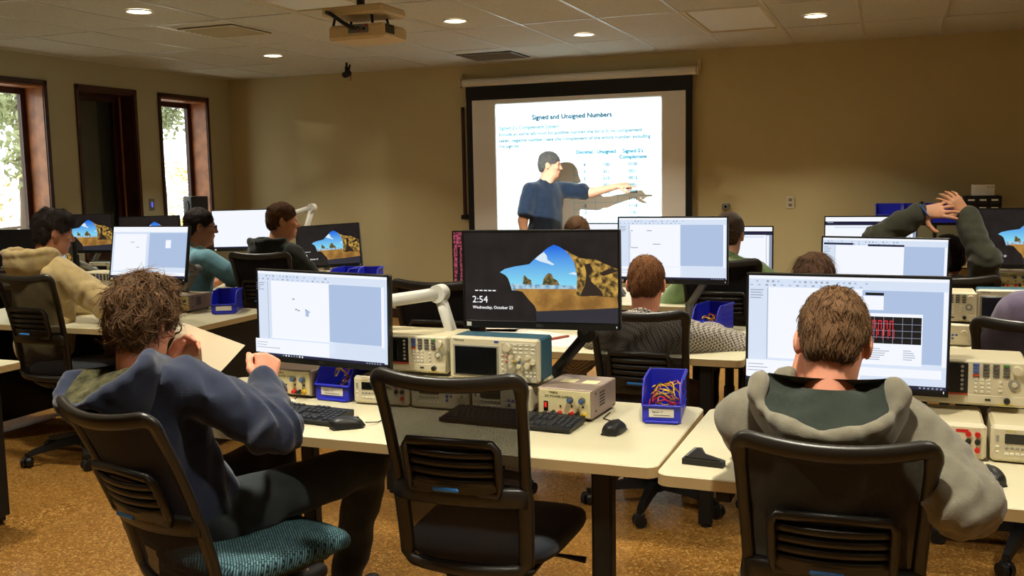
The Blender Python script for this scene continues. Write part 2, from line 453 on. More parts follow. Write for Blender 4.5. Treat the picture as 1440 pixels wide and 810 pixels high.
for (x, y, p, w_) in ((-2.0, 2.2, 1.25, 'above the navy-hooded man'), (-0.3, 2.0, 1.15, 'above the grey-hooded man'), (-1.2, 4.1, 1.0, 'above the man in the plaid shirt'), (-3.9, 3.4, .9, 'above the aisle by the cream-hooded man'), (1.4, 2.6, 1.0, 'above the right end of the front row'), (0.5, 4.6, .9, 'above the purple-shirted person'), (-1.0, -0.4, .9, 'just behind the viewer'), (1.5, 0.0, .8, 'behind and right of the viewer'), (-4.2, 0.8, .9, 'above the near left floor'), (-1.6, 5.9, .8, 'above the third row before the screen'), (1.6, 6.8, .7, 'above the far right floor'), (-6.2, 2.6, .7, 'beside the window wall near the viewer')):
    downlight(x, y, 'lit round downlight in the ceiling ' + w_, p)

# ------------------------------------------------------------------ projector on its ceiling pole
M_proj = mat('projector_shell', srgb(214, 190, 146), 0.5, spec=0.35)
t = thing('ceiling_projector', 'cream projector hanging upside down from a black ceiling pole', 'projector', (-2.95, 5.20, ZC), 0.0)
m_ = MB(); m_.cone((0, 0, 0), (0, 0, -.17), .024, n=16); m_.cone((0, 0, 0), (0, 0, -.012), .06, n=20); m_.build('pole', M_blackm, t)
m_ = MB(); m_.box((0.02, 0, -.195), (.40, .30, .05), .012); m_.build('mount_plate', M_proj, t)
m_ = MB()
for sx in (-1, 1):
    for sy in (-1, 1): m_.cone((sx * .12, sy * .09, -.22), (sx * .13, sy * .1, -.27), .008, n=8)
m_.build('mount_legs', M_blackm, t)
body = MB(); body.box((0.03, 0.02, -.315), (.37, .29, .085), .016); bo = body.build('body', M_proj, t)
m_ = MB(); m_.box((0.05, -.128, -.30), (.13, .008, .05), .002); m_.build('port_panel', M_grey, bo)
for k, (px_, pz_, c_) in enumerate(((-.0, -.29, 'k'), (.035, -.295, 'k'), (.07, -.305, 'k'), (.09, -.285, 'r'), (.045, -.312, 'y'))):
    m_ = MB(); m_.cone((px_ + .02, -.130, pz_), (px_ + .02, -.142, pz_), .007, n=8); m_.build('socket', M_blackm if c_ == 'k' else mat('red_plastic', srgb(170, 40, 30), .4), bo)
for k in range(5):
    m_ = MB(); m_.box((.2165, -.10 + k * .022, -.305), (.006, .010, .05)); m_.build('vent_slot', M_blackm, bo)
m_ = MB(); m_.cone((-.06, .165, -.315), (-.06, .195, -.315), .04, .036, n=20); m_.build('lens', M_blackm, bo)
m_ = MB(); m_.tube([(-.14, -.155, -.2), (-.10, -.17, -.215), (-.05, -.17, -.25), (0.0, -.16, -.285), (.03, -.145, -.30)], .012, 8); m_.tube([(-.12, -.16, -.2), (-.06, -.175, -.24), (.02, -.165, -.29), (.05, -.145, -.305)], .008, 8); m_.build('cable_bundle', M_blackm, t)
# its beam: white rectangle aimed at the screen
Ld = bpy.data.lights.new('projector_beam', 'SPOT'); Ld.energy = PROJECTOR_POWER; Ld.spot_size = math.radians(80); Ld.spot_blend = 0.0; Ld.shadow_soft_size = 0.012
Ld.color = (0.76, 0.93, 1.0)
PJ = Vector((-3.01, 5.42, 2.355))
lo = bpy.data.objects.new('beam', Ld); COL.objects.link(lo); lo.parent = t; lo.location = PJ - Vector((-2.95, 5.20, ZC)); lo.rotation_euler = (PI / 2, 0, 0)
Ld.use_nodes = True
n = Ld.node_tree.nodes; l = Ld.node_tree.links
em = n['Emission']; tc = n.new('ShaderNodeTexCoord'); sp = n.new('ShaderNodeSeparateXYZ'); l.new(tc.outputs['Normal'], sp.inputs[0])
def mth(op, a, b):
    q = n.new('ShaderNodeMath'); q.operation = op
    for k, v in enumerate((a, b)):
        if isinstance(v, (int, float)): q.inputs[k].default_value = v
        else: l.new(v, q.inputs[k])
    return q.outputs[0]
az = mth('ABSOLUTE', sp.outputs['Z'], 0)
uu = mth('DIVIDE', sp.outputs['X'], az); vv = mth('DIVIDE', sp.outputs['Y'], az)
SLX0, SLX1, SLZ0, SLZ1, SLY = -3.815, -2.11, 0.88, 2.245, 9.39
dist = SLY - PJ.y
masks = [mth('GREATER_THAN', uu, (SLX0 - PJ.x) / dist), mth('LESS_THAN', uu, (SLX1 - PJ.x) / dist), mth('GREATER_THAN', vv, (SLZ0 - PJ.z) / dist), mth('LESS_THAN', vv, (SLZ1 - PJ.z) / dist)]
mk = mth('MULTIPLY', mth('MULTIPLY', masks[0], masks[1]), mth('MULTIPLY', masks[2], masks[3]))
l.new(mk, em.inputs['Strength'])

# small camera / sensor hanging below the ceiling
t = thing('ceiling_camera', 'small black camera hanging from the ceiling beyond the projector', 'camera', (-5.12, 8.7, ZC))
m_ = MB(); m_.cone((0, 0, 0), (0, 0, -.05), .012, n=10); m_.cone((0.04, 0, -.02), (0.02, 0, -.09), .01, n=8); m_.build('bracket', M_blackm, t)
m_ = MB(); m_.cone((0, .03, -.10), (0, -.045, -.125), .035, .03, n=16); m_.cone((0, 0, -.04), (0, 0, -.1), .02, n=10); m_.build('camera_body', M_blackm, t)
m_ = MB(); m_.tube([(0.03, 0, -.11), (.05, 0, -.15), (.04, 0, -.18), (.02, 0, -.17)], .004, 6); m_.build('loop_cord', M_wood_lit, t)

# ------------------------------------------------------------------ projection screen with its slide
t = thing('projection_screen', 'wall-hung projection screen showing a slide on signed and unsigned numbers', 'projection screen', (-2.97, 9.40, 0))
M_scr = mat('screen_fabric', srgb(238, 238, 232), 0.8, spec=0.1)
m_ = MB(); m_.box((-.01, .03, 2.475), (2.44, .075, .075), .02); ho = m_.build('roller_housing', mat('housing_white', srgb(226, 222, 210), .4), t)
for sx in (-1.235, 1.215):
    m_ = MB(); m_.box((sx, .03, 2.475), (.012, .085, .09), .003); m_.box((sx, .07, 2.53), (.02, .05, .10), .003); m_.build('end_cap', M_cream, ho)
for nm, c, d in (('black_border', (-.005, .01, 2.365), (2.34, .003, .14)), ('black_border', (-1.14, .01, 1.57), (.065, .003, 1.45)), ('black_border', (1.13, .01, 1.57), (.065, .003, 1.45)), ('black_border', (-.005, .01, .81), (2.34, .003, .07))):
    m_ = MB(); m_.box(c, d); m_.build(nm, M_blackm, t)
m_ = MB(); m_.box((-.005, .01, 1.57), (2.205, .003, 1.45)); m_.build('screen_cloth', M_scr, t)
m_ = MB(); m_.cone((-1.17, .01, .76), (1.16, .01, .76), .014, n=10); m_.build('bottom_bar', M_blackm, t)
M_ink = mat('slide_ink', srgb(96, 176, 200), 0.8, spec=0.1); M_ink2 = mat('slide_ink_title', srgb(60, 116, 138), 0.8, spec=0.1); M_ink3 = mat('slide_ink_pale', srgb(176, 224, 236), 0.8, spec=0.1)
Xs = lambda px_: (px_ - 28) / (1020 - 28) * (SLX1 - SLX0) + SLX0 + 2.97
Zs = lambda f_: SLZ1 - f_ * (SLZ1 - 0.985)
yt = 0.006
def slide_line(nm, txt, x0, frac, width, inkm, align='LEFT', maxh=0.05, wgt=0.0025):
    me = text_mesh(txt, 1.0); wraw = max(v.co.x for v in me.vertices) - min(v.co.x for v in me.vertices); bpy.data.meshes.remove(me)
    s_ = min(width / wraw, maxh); b_ = MB(); text_into(b_, txt, s_, (x0, yt, Zs(frac)), 0, align, weight=wgt); return stuff(b_.build(nm, inkm, t))
slide_line('slide_title', 'Signed and Unsigned Numbers', Xs(255), .135, Xs(735) - Xs(255), M_ink2, maxh=.2, wgt=.006)
o_ = slide_line('slide_text', "Signed 2's Complement System", Xs(45), .205, Xs(420) - Xs(45), M_ink, maxh=.2)
m_ = MB(); m_.box(((Xs(45) + Xs(420)) / 2, yt, Zs(.211)), (Xs(420) - Xs(45), .001, .004)); m_.build('underline', M_ink, o_)
slide_line('slide_text', 'Include an extra left most bit positive number the bit is 0; no complement', Xs(45), .255, Xs(910) - Xs(45), M_ink, maxh=.2)
slide_line('slide_text', 'taken, negative number, take the complement of the entire number including', Xs(45), .305, Xs(960) - Xs(45), M_ink, maxh=.2)
slide_line('slide_text', 'the sign bit', Xs(45), .35, Xs(170) - Xs(45), M_ink, maxh=.2)
cols = [Xs(508), Xs(638), Xs(768), Xs(950)]; rows = [.365, .475] + [.475 + .0535 * (k + 1) for k in range(10)]
m_ = MB()
for c in cols: m_.box((c, yt, (Zs(rows[0]) + Zs(rows[-1])) / 2), (.005, .001, Zs(rows[0]) - Zs(rows[-1])))
for r_ in rows: m_.box(((cols[0] + cols[-1]) / 2, yt + .0005, Zs(r_)), (cols[-1] - cols[0], .001, .005))
m_.build('slide_table_rule', M_ink3, t)
cc = [(cols[k] + cols[k + 1]) / 2 for k in range(3)]
def slide_word(nm, txt, size, x, z, w):
    b_ = MB(); text_into(b_, txt, size, (x, yt, z), 0, 'CENTER', weight=w); stuff(b_.build(nm, M_ink, t))
for k, s_ in enumerate(('Decimal', 'Unsigned', "Signed 2's")): slide_word('table_heading', s_, .052, cc[k], Zs(.415), .005)
slide_word('table_heading', 'Complement', .052, cc[2], Zs(.46), .005)
for k, tr in enumerate((('4', '100', '0100'), ('3', '011', '0011'), ('2', '010', '0010'), ('1', '001', '0001'), ('0', '000', '0000'), ('-1', '', '1111'), ('-2', '', '1110'), ('-3', '', '1101'), ('-4', '', '1100'))):
    for q in range(3):
        if tr[q]: slide_word('table_figure', tr[q], .044, cc[q], Zs(rows[k + 2] - .016), .003)

# things on the walls
def wall_plate(name, label, cat, x, y, z, rz, fm, inner):
    t = thing(name, label, cat, (x, y, z), rz)
    m_ = MB(); m_.box((0, -.004, 0), (.075, .008, .12), .003); m_.build('cover_plate', fm, t)
    m_ = MB()
    if inner == 'outlet':
        for dz in (-.025, .025): m_.box((0, -.009, dz), (.032, .004, .026), .001)
        m_.build('socket', M_grey, t)
    else:
        m_.box((0, -.010, 0), (.02, .006, .05), .001); m_.build('glowing_rocker', emit('blue_glow', srgb(96, 96, 255), 1.2), t)
    return t
wall_plate('wall_outlet', 'cream cover plate on the back wall right of the screen', 'wall outlet', -.91, YB, 1.225, 0, M_cream, 'outlet')
wall_plate('light_switch', 'wall switch with a blue glowing rocker between two windows', 'light switch', XL, 8.12, 1.295, PI / 2, M_grey, 'switch')
t = thing('wall_sensor', 'small grey box on the wall right of the projection screen', 'wall sensor', (-1.50, YB, 1.19))
m_ = MB(); m_.box((0, -.02, 0), (.07, .04, .06), .008); m_.build('housing', M_grey, t); m_ = MB(); m_.cone((0, -.04, 0), (0, -.046, 0), .012, n=12); m_.build('lens', M_dark, t)
t = thing('wall_rail', 'narrow dark pole hung on the wall left of the screen', 'pole', (-4.215, YB, 0))
m_ = MB(); m_.box((0, -.02, 1.68), (.035, .02, 1.12), .004); m_.build('rail', M_wood_d, t); m_ = MB(); m_.box((0.01, -.035, 1.10), (.09, .05, .05), .01); m_.build('end_bracket', M_blackm, t)

# ------------------------------------------------------------------ outside the windows
M_leaf = mat('leaf_green', srgb(150, 156, 112), .6, var=.45, vscale=1.5); M_leafy = mat('leaf_yellow', srgb(206, 184, 116), .6, var=.3, vscale=2); M_leafr = mat('leaf_red', srgb(176, 96, 80), .6, var=.3, vscale=2)
M_bark = mat('bark', srgb(90, 76, 60), .9, bump=.4, bscale=30)
mb = MB(); mb.box((-27, 9, -.15), (39, 60, .1)); o_ = mb.build('ground_outside', mat('pale_pavement', srgb(206, 200, 188), .9)); struct(o_)
def tree(x, y, h, rad, leafm, label, n=1500, lo=0.35, size=.13, br=6):
    t = thing('tree', label, 'tree', (x, y, -.1), 0)
    m_ = MB(); m_.tube([(0, 0, 0), (.05, .03, h * .3), (-.04, .08, h * .6), (.03, 0, h * .85)], [.16, .13, .09, .04], 8)
    for k in range(br):
        a = k * 1.05; z0 = h * (.35 + .08 * k); m_.tube([(0, 0, z0), (math.cos(a) * rad * .4, math.sin(a) * rad * .4, z0 + h * .1), (math.cos(a) * rad * .8, math.sin(a) * rad * .8, z0 + h * .12)], [.06, .04, .015], 6)
    m_.build('trunk', M_bark, t)
    m_ = MB(); R_ = random.Random(int(x * 100 + y * 7))
    cl = [(R_.uniform(-.7, .7) * rad, R_.uniform(-.7, .7) * rad, h * R_.uniform(lo, .95), R_.uniform(.3, .55) * rad) for _ in range(16)]
    for k in range(n):
        c = cl[k % 16]; d = Vector((R_.gauss(0, 1), R_.gauss(0, 1), R_.gauss(0, .8))).normalized() * c[3] * R_.uniform(.3, 1)
        p = Vector(c[:3]) + d; u = Vector((R_.gauss(0, 1), R_.gauss(0, 1), R_.gauss(0, 1))).normalized(); v = u.cross(Vector((R_.gauss(0, 1), R_.gauss(0, 1), R_.gauss(0, 1)))).normalized(); s_ = size * R_.uniform(.6, 1.3)
        m_.add([p - u * s_, p + v * s_ * .4, p + u * s_, p - v * s_ * .4], [(0, 1, 2, 3)])
    stuff(m_.build('foliage', leafm, t))
tree(-12.0, 11.0, 4.6, 1.6, M_leaf, 'green leafy tree outside the nearest window', 8000, .42, .075)
tree(-10.6, 8.9, 2.0, .7, M_leafy, 'low yellow shrub outside the nearest window', 900, .3, .04)
tree(-13.5, 13.4, 1.6, .9, M_leafr, 'low reddish shrub outside the nearest window', 900, .2, .05)
tree(-13.9, 16.0, 4.6, 1.1, M_leaf, 'green tree whose branch hangs into the far window', 3200, .60, .075, 0)
tree(-16.8, 20.8, 2.2, 1.0, M_leafy, 'yellow bush seen low through the far window', 1200, .2, .06, 0)
tree(-11.6, 6.55, 4.2, 1.5, M_leaf, 'leafy tree standing close outside the window wall', 1300, .3, .07)
# ------------------------------------------------------------------ tables
TZ = 0.74
M_top = mat('table_laminate', srgb(206, 197, 165), 0.38, spec=0.4, var=0.02, vscale=3)
M_edge = mat('table_edge_band', srgb(196, 172, 126), 0.45, spec=0.4)
def table(label, x0, x1, y0, y1, rz=0.0, panel=False, ins=(.16, .16, .34, .34), group='white laminate lab tables'):
    cx, cy = (x0 + x1) / 2, (y0 + y1) / 2; W, D = x1 - x0, y1 - y0
    t = thing('lab_table', label, 'table', (cx, cy, 0), rz, group)
    r = 0.035; poly = []
    for (sx, sy, a0) in ((1, -1, -90), (1, 1, 0), (-1, 1, 90), (-1, -1, 180)):
        for k in range(5):
            a = math.radians(a0 + k * 22.5); poly.append((sx * (W / 2 - r) + r * math.cos(a), sy * (D / 2 - r) + r * math.sin(a)))
    m_ = MB(); n_ = len(poly); T = .032; c = .003
    inp = [(x * (1 - 2 * c / W), y * (1 - 2 * c / D)) for x, y in poly]
    vs = [(x, y, TZ) for x, y in inp] + [(x, y, TZ - c) for x, y in poly] + [(x, y, TZ - T) for x, y in poly]
    m_.add(vs, [tuple(range(n_))], 0); o_ = len(m_.v) - len(vs)
    ring = lambda a: [(a * n_ + i, (a + 1) * n_ + i, (a + 1) * n_ + (i + 1) % n_, a * n_ + (i + 1) % n_) for i in range(n_)]
    m_.add(vs, ring(0), 0, True); m_.add(vs, ring(1), 1, True); m_.add(vs, [tuple(reversed(range(2 * n_, 3 * n_)))], 1)
    m_.build('tabletop', [M_top, M_edge], t)
    for sx in (-1, 1):
        for sy in (-1, 1):
            m_ = MB(); q_ = ins[(0 if sx < 0 else 1) + (0 if sy < 0 else 2)]; m_.box((sx * (W / 2 - q_), sy * (D / 2 - .06), (TZ - T) / 2 + .006), (.056, .05, TZ - T - .012), .006); m_.build('leg', M_blackm, t)
            m_ = MB(); m_.cone((sx * (W / 2 - q_), sy * (D / 2 - .06), 0), (sx * (W / 2 - q_), sy * (D / 2 - .06), .014), .022, n=12); m_.build('foot', M_blackm, t)
        m_ = MB(); m_.box((sx * (W / 2 - .16), 0, TZ - T - .03), (.04, D - .17, .05), .004); m_.build('rail', M_blackm, t)
    m_ = MB(); m_.box((0, D / 2 - .06, TZ - T - .035), (W - .38, .03, .06), .004); m_.build('rail', M_blackm, t)
    if panel:
        for sx in (-1, 1):
            m_ = MB(); m_.box((sx * (W / 2 - .10), 0, .37), (.02, D - .10, .64), .003); m_.build('end_panel', M_blackm, t)
        m_ = MB(); m_.box((0, D / 2 - .16, .42), (W - .23, .015, .54), .003); m_.build('modesty_panel', M_blackm, t)
    return t
table('white lab table holding the empty chair workstation, front row', -2.39, -.565, 2.46, 3.17)
table('white lab table in front of the grey-hooded man, front row', -.553, 1.27, 2.40, 3.16, math.radians(-.8), False, (.32, .16, .36, .34))
table('white lab table in front of the man in the plaid shirt', -2.39, -.565, 4.03, 4.95)
table('white lab table behind the front right monitor, second row', -.553, 1.27, 4.05, 4.95)
table('white lab table in the third row before the capped man', -2.39, -.565, 5.62, 6.52)
table('white lab table in the third row before the man with raised arms', -.553, 1.27, 5.62, 6.52)
table('white lab table corner at the left picture edge, front row', -5.30, -3.56, 2.50, 3.19, 0, True, (.16, .16, .16, .16), 'left bank tables')
table('white lab table with the blue bin beside the cream-hooded man', -5.25, -3.47, 4.03, 4.95, 0, True, (.16, .16, .16, .16), 'left bank tables')
table('white lab table before the teal-shirted man by the windows', -5.25, -3.47, 5.66, 6.55, 0, True, (.16, .16, .16, .16), 'left bank tables')
table('white lab table against the window wall in the third row', -7.05, -5.27, 5.66, 6.55, 0, True, (.16, .16, .16, .16), 'left bank tables')
table('white side table along the back wall at the right', -.35, 1.4, 8.72, 9.40)

# ------------------------------------------------------------------ task chairs
def mesh_material():
    m = bpy.data.materials.new('chair_mesh_weave'); m.use_nodes = True
    n = m.node_tree.nodes; l = m.node_tree.links; p = n['Principled BSDF']
    p.inputs['Base Color'].default_value = srgb(40, 37, 40); p.inputs['Roughness'].default_value = .8; p.inputs['Specular IOR Level'].default_value = .3
    tr = n.new('ShaderNodeBsdfTransparent'); mx = n.new('ShaderNodeMixShader')
    tc = n.new('ShaderNodeTexCoord'); mp = n.new('ShaderNodeMapping'); mp.inputs['Scale'].default_value = (1, 1, 1)
    sp = n.new('ShaderNodeSeparateXYZ'); l.new(tc.outputs['Object'], sp.inputs[0])
    def M(op, a, b=0.0):
        q = n.new('ShaderNodeMath'); q.operation = op
        for k, v in enumerate((a, b)):
            if isinstance(v, (int, float)): q.inputs[k].default_value = v
            else: l.new(v, q.inputs[k])
        return q.outputs[0]
    s1 = M('SINE', M('MULTIPLY', sp.outputs['X'], 2 * PI / .0034)); s2 = M('SINE', M('MULTIPLY', sp.outputs['Z'], 2 * PI / .0034))
    w = M('MULTIPLY', s1, s2)
    f = M('ADD', M('MULTIPLY', M('GREATER_THAN', w, 0.15), -.20), .945)
    l.new(f, mx.inputs[0]); l.new(tr.outputs[0], mx.inputs[1]); l.new(p.outputs[0], mx.inputs[2])
    l.new(mx.outputs[0], n['Material Output'].inputs[0])
    return m
M_mesh = mesh_material()
M_frame = mat('chair_frame_plastic', srgb(36, 32, 27), 0.38, spec=0.5)
M_frame_cloth = mat('black_back_fabric', srgb(26, 25, 27), .85, spec=.2, bump=.2, bscale=500)
def seat_material():
    m = bpy.data.materials.new('teal_patterned_fabric'); m.use_nodes = True
    n = m.node_tree.nodes; l = m.node_tree.links; p = n['Principled BSDF']; p.inputs['Roughness'].default_value = .85; p.inputs['Specular IOR Level'].default_value = .2
    tc = n.new('ShaderNodeTexCoord'); mp = n.new('ShaderNodeMapping'); mp.inputs['Rotation'].default_value = (0.5, 0.3, .6)
    br = n.new('ShaderNodeTexBrick'); br.inputs['Scale'].default_value = 62; br.inputs['Color1'].default_value = srgb(92, 128, 132); br.inputs['Color2'].default_value = srgb(66, 98, 106); br.inputs['Mortar'].default_value = srgb(24, 36, 46)
    br.inputs['Mortar Size'].default_value = .09; br.inputs['Brick Width'].default_value = .9; br.inputs['Row Height'].default_value = .45
    l.new(tc.outputs['Object'], mp.inputs[0]); l.new(mp.outputs[0], br.inputs['Vector']); l.new(br.outputs['Color'], p.inputs['Base Color'])
    return m
M_seat = seat_material()
M_seatk = mat('dark_seat_fabric', srgb(34, 38, 46), .85, spec=.2, bump=.15, bscale=500, sheen=.2)
M_blue = mat('blue_tab', srgb(46, 120, 200), .4)
def backpt(s, t, off=0.0):
    w = .182 + .010 * t + .012 * t * t
    y = -.245 - .03 * t - .085 * t * t + .045 * (s * s) - .02 + off
    return Vector((s * w, y, .43 + .55 * t))
CH = {}
def chair_meshes():
    # outer loop in (s,t)
    pts = []
    def seg(a, b, n):
        for k in range(n): pts.append((a[0] + (b[0] - a[0]) * k / n, a[1] + (b[1] - a[1]) * k / n))
    seg((-.86, 1), (.86, 1), 12)
    for k in range(5): an = math.radians(90 - k * 18); pts.append((.86 + .14 * math.cos(an), .945 + .055 * math.sin(an)))
    seg((1, .94), (.96, .06), 14)
    for k in range(5): an = math.radians(-k * 18); pts.append((.82 + .14 * math.cos(an), .055 + .055 * math.sin(an)))
    seg((.82, 0), (-.82, 0), 10)
    for k in range(5): an = math.radians(270 - k * 18); pts.append((-.82 + .14 * math.cos(an), .055 + .055 * math.sin(an)))
    seg((-.96, .06), (-1, .94), 14)
    for k in range(5): an = math.radians(180 - k * 18); pts.append((-.86 + .14 * math.cos(an), .945 + .055 * math.sin(an)))
    P = [backpt(s, t) for s, t in pts]
    for i, (s, t) in enumerate(pts):
        if t > .97: P[i].z -= .016 * (1 - s * s)
    f = MB(); m = len(P)
    rings = []
    for i in range(m):
        w = (P[(i + 1) % m] - P[i - 1]).normalized(); nrm = Vector((0, 1, 0)); nrm = (nrm - w * nrm.dot(w)).normalized(); u = w.cross(nrm)
        t = pts[i][1]; hw = .0155 + (.0045 if t > .9 else 0) + (.006 if t < .42 and 0.03 < t else 0); hh = .012
        c = .007; ring = []
        for (x, y) in ((hw, hh - c), (hw - c, hh), (-hw + c, hh), (-hw, hh - c), (-hw, -hh + c), (-hw + c, -hh), (hw - c, -hh), (hw, -hh + c)): ring.append(P[i] + u * x + nrm * y)
        rings.append(ring)
    vs = [p for r in rings for p in r]; fs = []
    for i in range(m):
        for j in range(8): fs.append((i * 8 + j, i * 8 + (j + 1) % 8, ((i + 1) % m) * 8 + (j + 1) % 8, ((i + 1) % m) * 8 + j))
    f.add(vs, fs, 0, True); CH['back_frame'] = f.mesh('back_frame', M_frame)
    f = MB(); f.tube([backpt(s / 8, .385) + Vector((0, -.004, 0.006 * (1 - (s / 8) ** 2))) for s in range(-8, 9)], .02, flat=(.03, .055), up=(0, 0, 1)); CH['cross_rail'] = f.mesh('cross_rail', M_frame)
    f = MB(); f.grid([[backpt(s / 7 * .97, .41 + .57 * t / 10, .006) - Vector((0, 0, .014 * (1 - (s / 7) ** 2) * (t / 10))) for s in range(-7, 8)] for t in range(11)]); CH['mesh_back'] = f.mesh('mesh_back', M_mesh)
    CH['solid_back'] = f.mesh('mesh_back', M_frame_cloth)
    f = MB(); f.grid([[backpt(s / 7 * .95, .03 + .33 * t / 6, .006) for s in range(-7, 8)] for t in range(7)]); CH['lower_mesh'] = f.mesh('lower_mesh', M_mesh)
    f = MB()
    for k in range(4):
        tt = .475 + .048 * k; f.tube([backpt(s / 6 * .63, tt) + Vector((0, -.016 - .006 * math.cos(s / 6 * 1.4), 0)) for s in range(-6, 7)], .01, flat=(.012, .017), up=(0, 0, 1))
    CH['lumbar_slats'] = f.mesh('lumbar_slats', M_frame)
    f = MB(); loop = [(-.66, .415), (.66, .415), (.68, .46), (.68, .64), (.62, .675), (-.62, .675), (-.68, .64), (-.68, .46)]
    f.tube([backpt(s, t) + Vector((0, -.02, 0)) for s, t in loop], .012, 8, closed=True)
    f.grid([[backpt(s / 5 * .64, .415 + .05 * t / 2) + Vector((0, -.024, 0)) for s in range(-5, 6)] for t in range(3)])
    f.grid([[backpt(s / 5 * .65, .46 + .205 * t / 4) + Vector((0, -.008, 0)) for s in range(-5, 6)] for t in range(5)])
    CH['lumbar_support'] = f.mesh('lumbar_support', M_frame)
    f = MB(); p = backpt(-.05, .445) + Vector((0, -.04, 0)); f.box(p, (.075, .01, .012), .004); CH['lumbar_tab'] = f.mesh('lumbar_tab', M_blue)
    # seat cushion: rounded slab with a waterfall front
    f = MB(); rows = []; NA = 36
    for sc, z in ((.0, .416), (.6, .416), (.90, .420), (.97, .430), (1.0, .446), (.99, .462), (.95, .474), (.86, .482), (.5, .484), (.001, .482)):
        ring = []
        for k in range(NA + 1):
            an = 2 * PI * k / NA; c, s_ = math.cos(an), math.sin(an); r = (abs(c) ** 4.5 + abs(s_) ** 4.5) ** (-1 / 4.5); v = s_ * r * sc
            ring.append((c * r * sc * (.235 + .012 * v), v * .235 + .03, z - (.028 * max(0, (v - .55) / .45) ** 2)))
        rows.append(ring)
    f.grid(rows)
    CH['seat'] = f
    f = MB(); f.box((0, 0, .405), (.36, .36, .03), .012); f.box((0, -.02, .37), (.16, .22, .05), .012); f.tube([(0, -.1, .385), (0, -.2, .38), (0, -.262, .42)], .02, flat=(.09, .03), up=(0, 0, 1)); CH['mechanism'] = f.mesh('mechanism', M_black)
    f = MB(); f.tube([(.08, .02, .385), (.2, .03, .38), (.27, .03, .375)], [.006, .006, .011], 8); CH['lever'] = f.mesh('lever', M_black)
    f = MB(); f.cone((0, 0, .11), (0, 0, .36), .026, n=16); f.cone((0, 0, .09), (0, 0, .25), .034, .031, n=16); CH['gas_lift'] = f.mesh('gas_lift', M_black)
    f = MB(); f.cone((0, 0, .075), (0, 0, .125), .05, .045, n=16)
    CH['hub'] = f.mesh('hub', M_black)
    f = MB(); vs = []
    for r, z, w, h in ((.03, .105, .027, .022), (.15, .098, .023, .018), (.27, .078, .018, .014), (.30, .070, .016, .012)):
        vs += [(r, -w, z - h), (r, w, z - h), (r, w * .75, z + h), (r, -w * .75, z + h)]
    fs = [(i * 4 + j, i * 4 + (j + 1) % 4, (i + 1) * 4 + (j + 1) % 4, (i + 1) * 4 + j) for i in range(3) for j in range(4)] + [(3, 2, 1, 0), (12, 13, 14, 15)]
    f.add(vs, fs); CH['base_arm'] = f.mesh('base_arm', M_black)
    f = MB()
    for s in (-1, 1): f.cone((0, s * .007, .029), (0, s * .026, .029), .029, .027, n=18)
    f.cone((0, -.03, .029), (0, .03, .029), .008, n=8); f.cone((.0, 0, .045), (0, 0, .078), .009, n=8); f.box((0, 0, .05), (.05, .016, .022), .006); CH['caster'] = f.mesh('caster', M_black)
chair_meshes()
SEATM = {'teal': CH['seat'].mesh('seat', M_seat), 'dark': CH['seat'].mesh('seat', M_seatk)}
def chair(label, x, y, rz, raise_=0.0, recline=0.0, seat='dark', base_rot=0.3, solid=False, group='black mesh-backed task chairs'):
    t = thing('task_chair', label, 'chair', (x, y, 0), rz, group)
    for nm in ('back_frame', 'cross_rail', 'mesh_back', 'lower_mesh', 'lumbar_slats', 'lumbar_support', 'lumbar_tab'):
        o = link(nm, CH[nm] if not (solid and nm == 'mesh_back') else CH['solid_back'], t)
        piv = Vector((0, -.2, .42)); Rm = Matrix.Rotation(recline, 4, 'X')
        o.matrix_local = Matrix.Translation(piv + Vector((0, 0, raise_))) @ Rm @ Matrix.Translation(-piv)
    for nm in ('mechanism', 'lever'): link(nm, CH[nm], t, (0, 0, raise_))
    link('seat', SEATM[seat], t, (0, 0, raise_))
    link('gas_lift', CH['gas_lift'], t, (0, 0, raise_ * .5)); link('hub', CH['hub'], t)
    for k in range(5):
        a = base_rot + k * 2 * PI / 5
        link('base_arm', CH['base_arm'], t, (0, 0, 0), (0, 0, a))
        link('caster', CH['caster'], t, (.31 * math.cos(a), .31 * math.sin(a), 0), (0, 0, a + 1.1 + k))
    return t
chair('empty task chair with see-through mesh back pushed to the front table', -1.085, 2.60, math.radians(2), 0.015, 0, 'dark', .35)
chair('task chair under the navy-hooded man, with teal patterned seat', -1.775, 2.33, math.radians(-15), -.02, .16, 'teal', .2)
chair('task chair behind the grey-hooded man at the right front', -.13, 2.535, math.radians(3), -.055, 0.03, 'dark', .6)
chair('task chair behind the man in the plaid shirt', -.99, 4.30, math.radians(0), -.045, .0, 'dark', .31 + PI)
chair('empty black task chair in the second row beside the white monitor arm', -1.90, 4.22, math.radians(4), .07, 0, 'dark', .1, True)
chair('task chair behind the cream-hooded man at the left', -4.18, 4.12, math.radians(-4), .06, -.02, 'dark', .55)
chair('task chair behind the man in the dark hoodie, third row', -3.80, 5.56, math.radians(6), .07, 0, 'dark', .2, True)
chair('task chair under the man in the teal shirt', -4.52, 5.50, math.radians(2), .05, .12, 'dark', .5)
chair('task chair behind the man in the green shirt and cap', -.87, 5.66, 0, 0.06, .02, 'dark', .15, True)
chair('task chair with purple-shirted person at the right picture edge', .50, 4.20, math.radians(-3), -.02, 0, 'dark', .7)
chair('task chair under the brown-haired student hidden by the monitor', -.30, 4.30, 0, -.04, .06, 'dark', .45)
chair('task chair under the man with raised arms', .27, 5.62, 0, 0, .04, 'dark', .25)
chair('task chair under the student before the projection screen', -1.80, 5.80, 0, 0, .05, 'dark', .65)

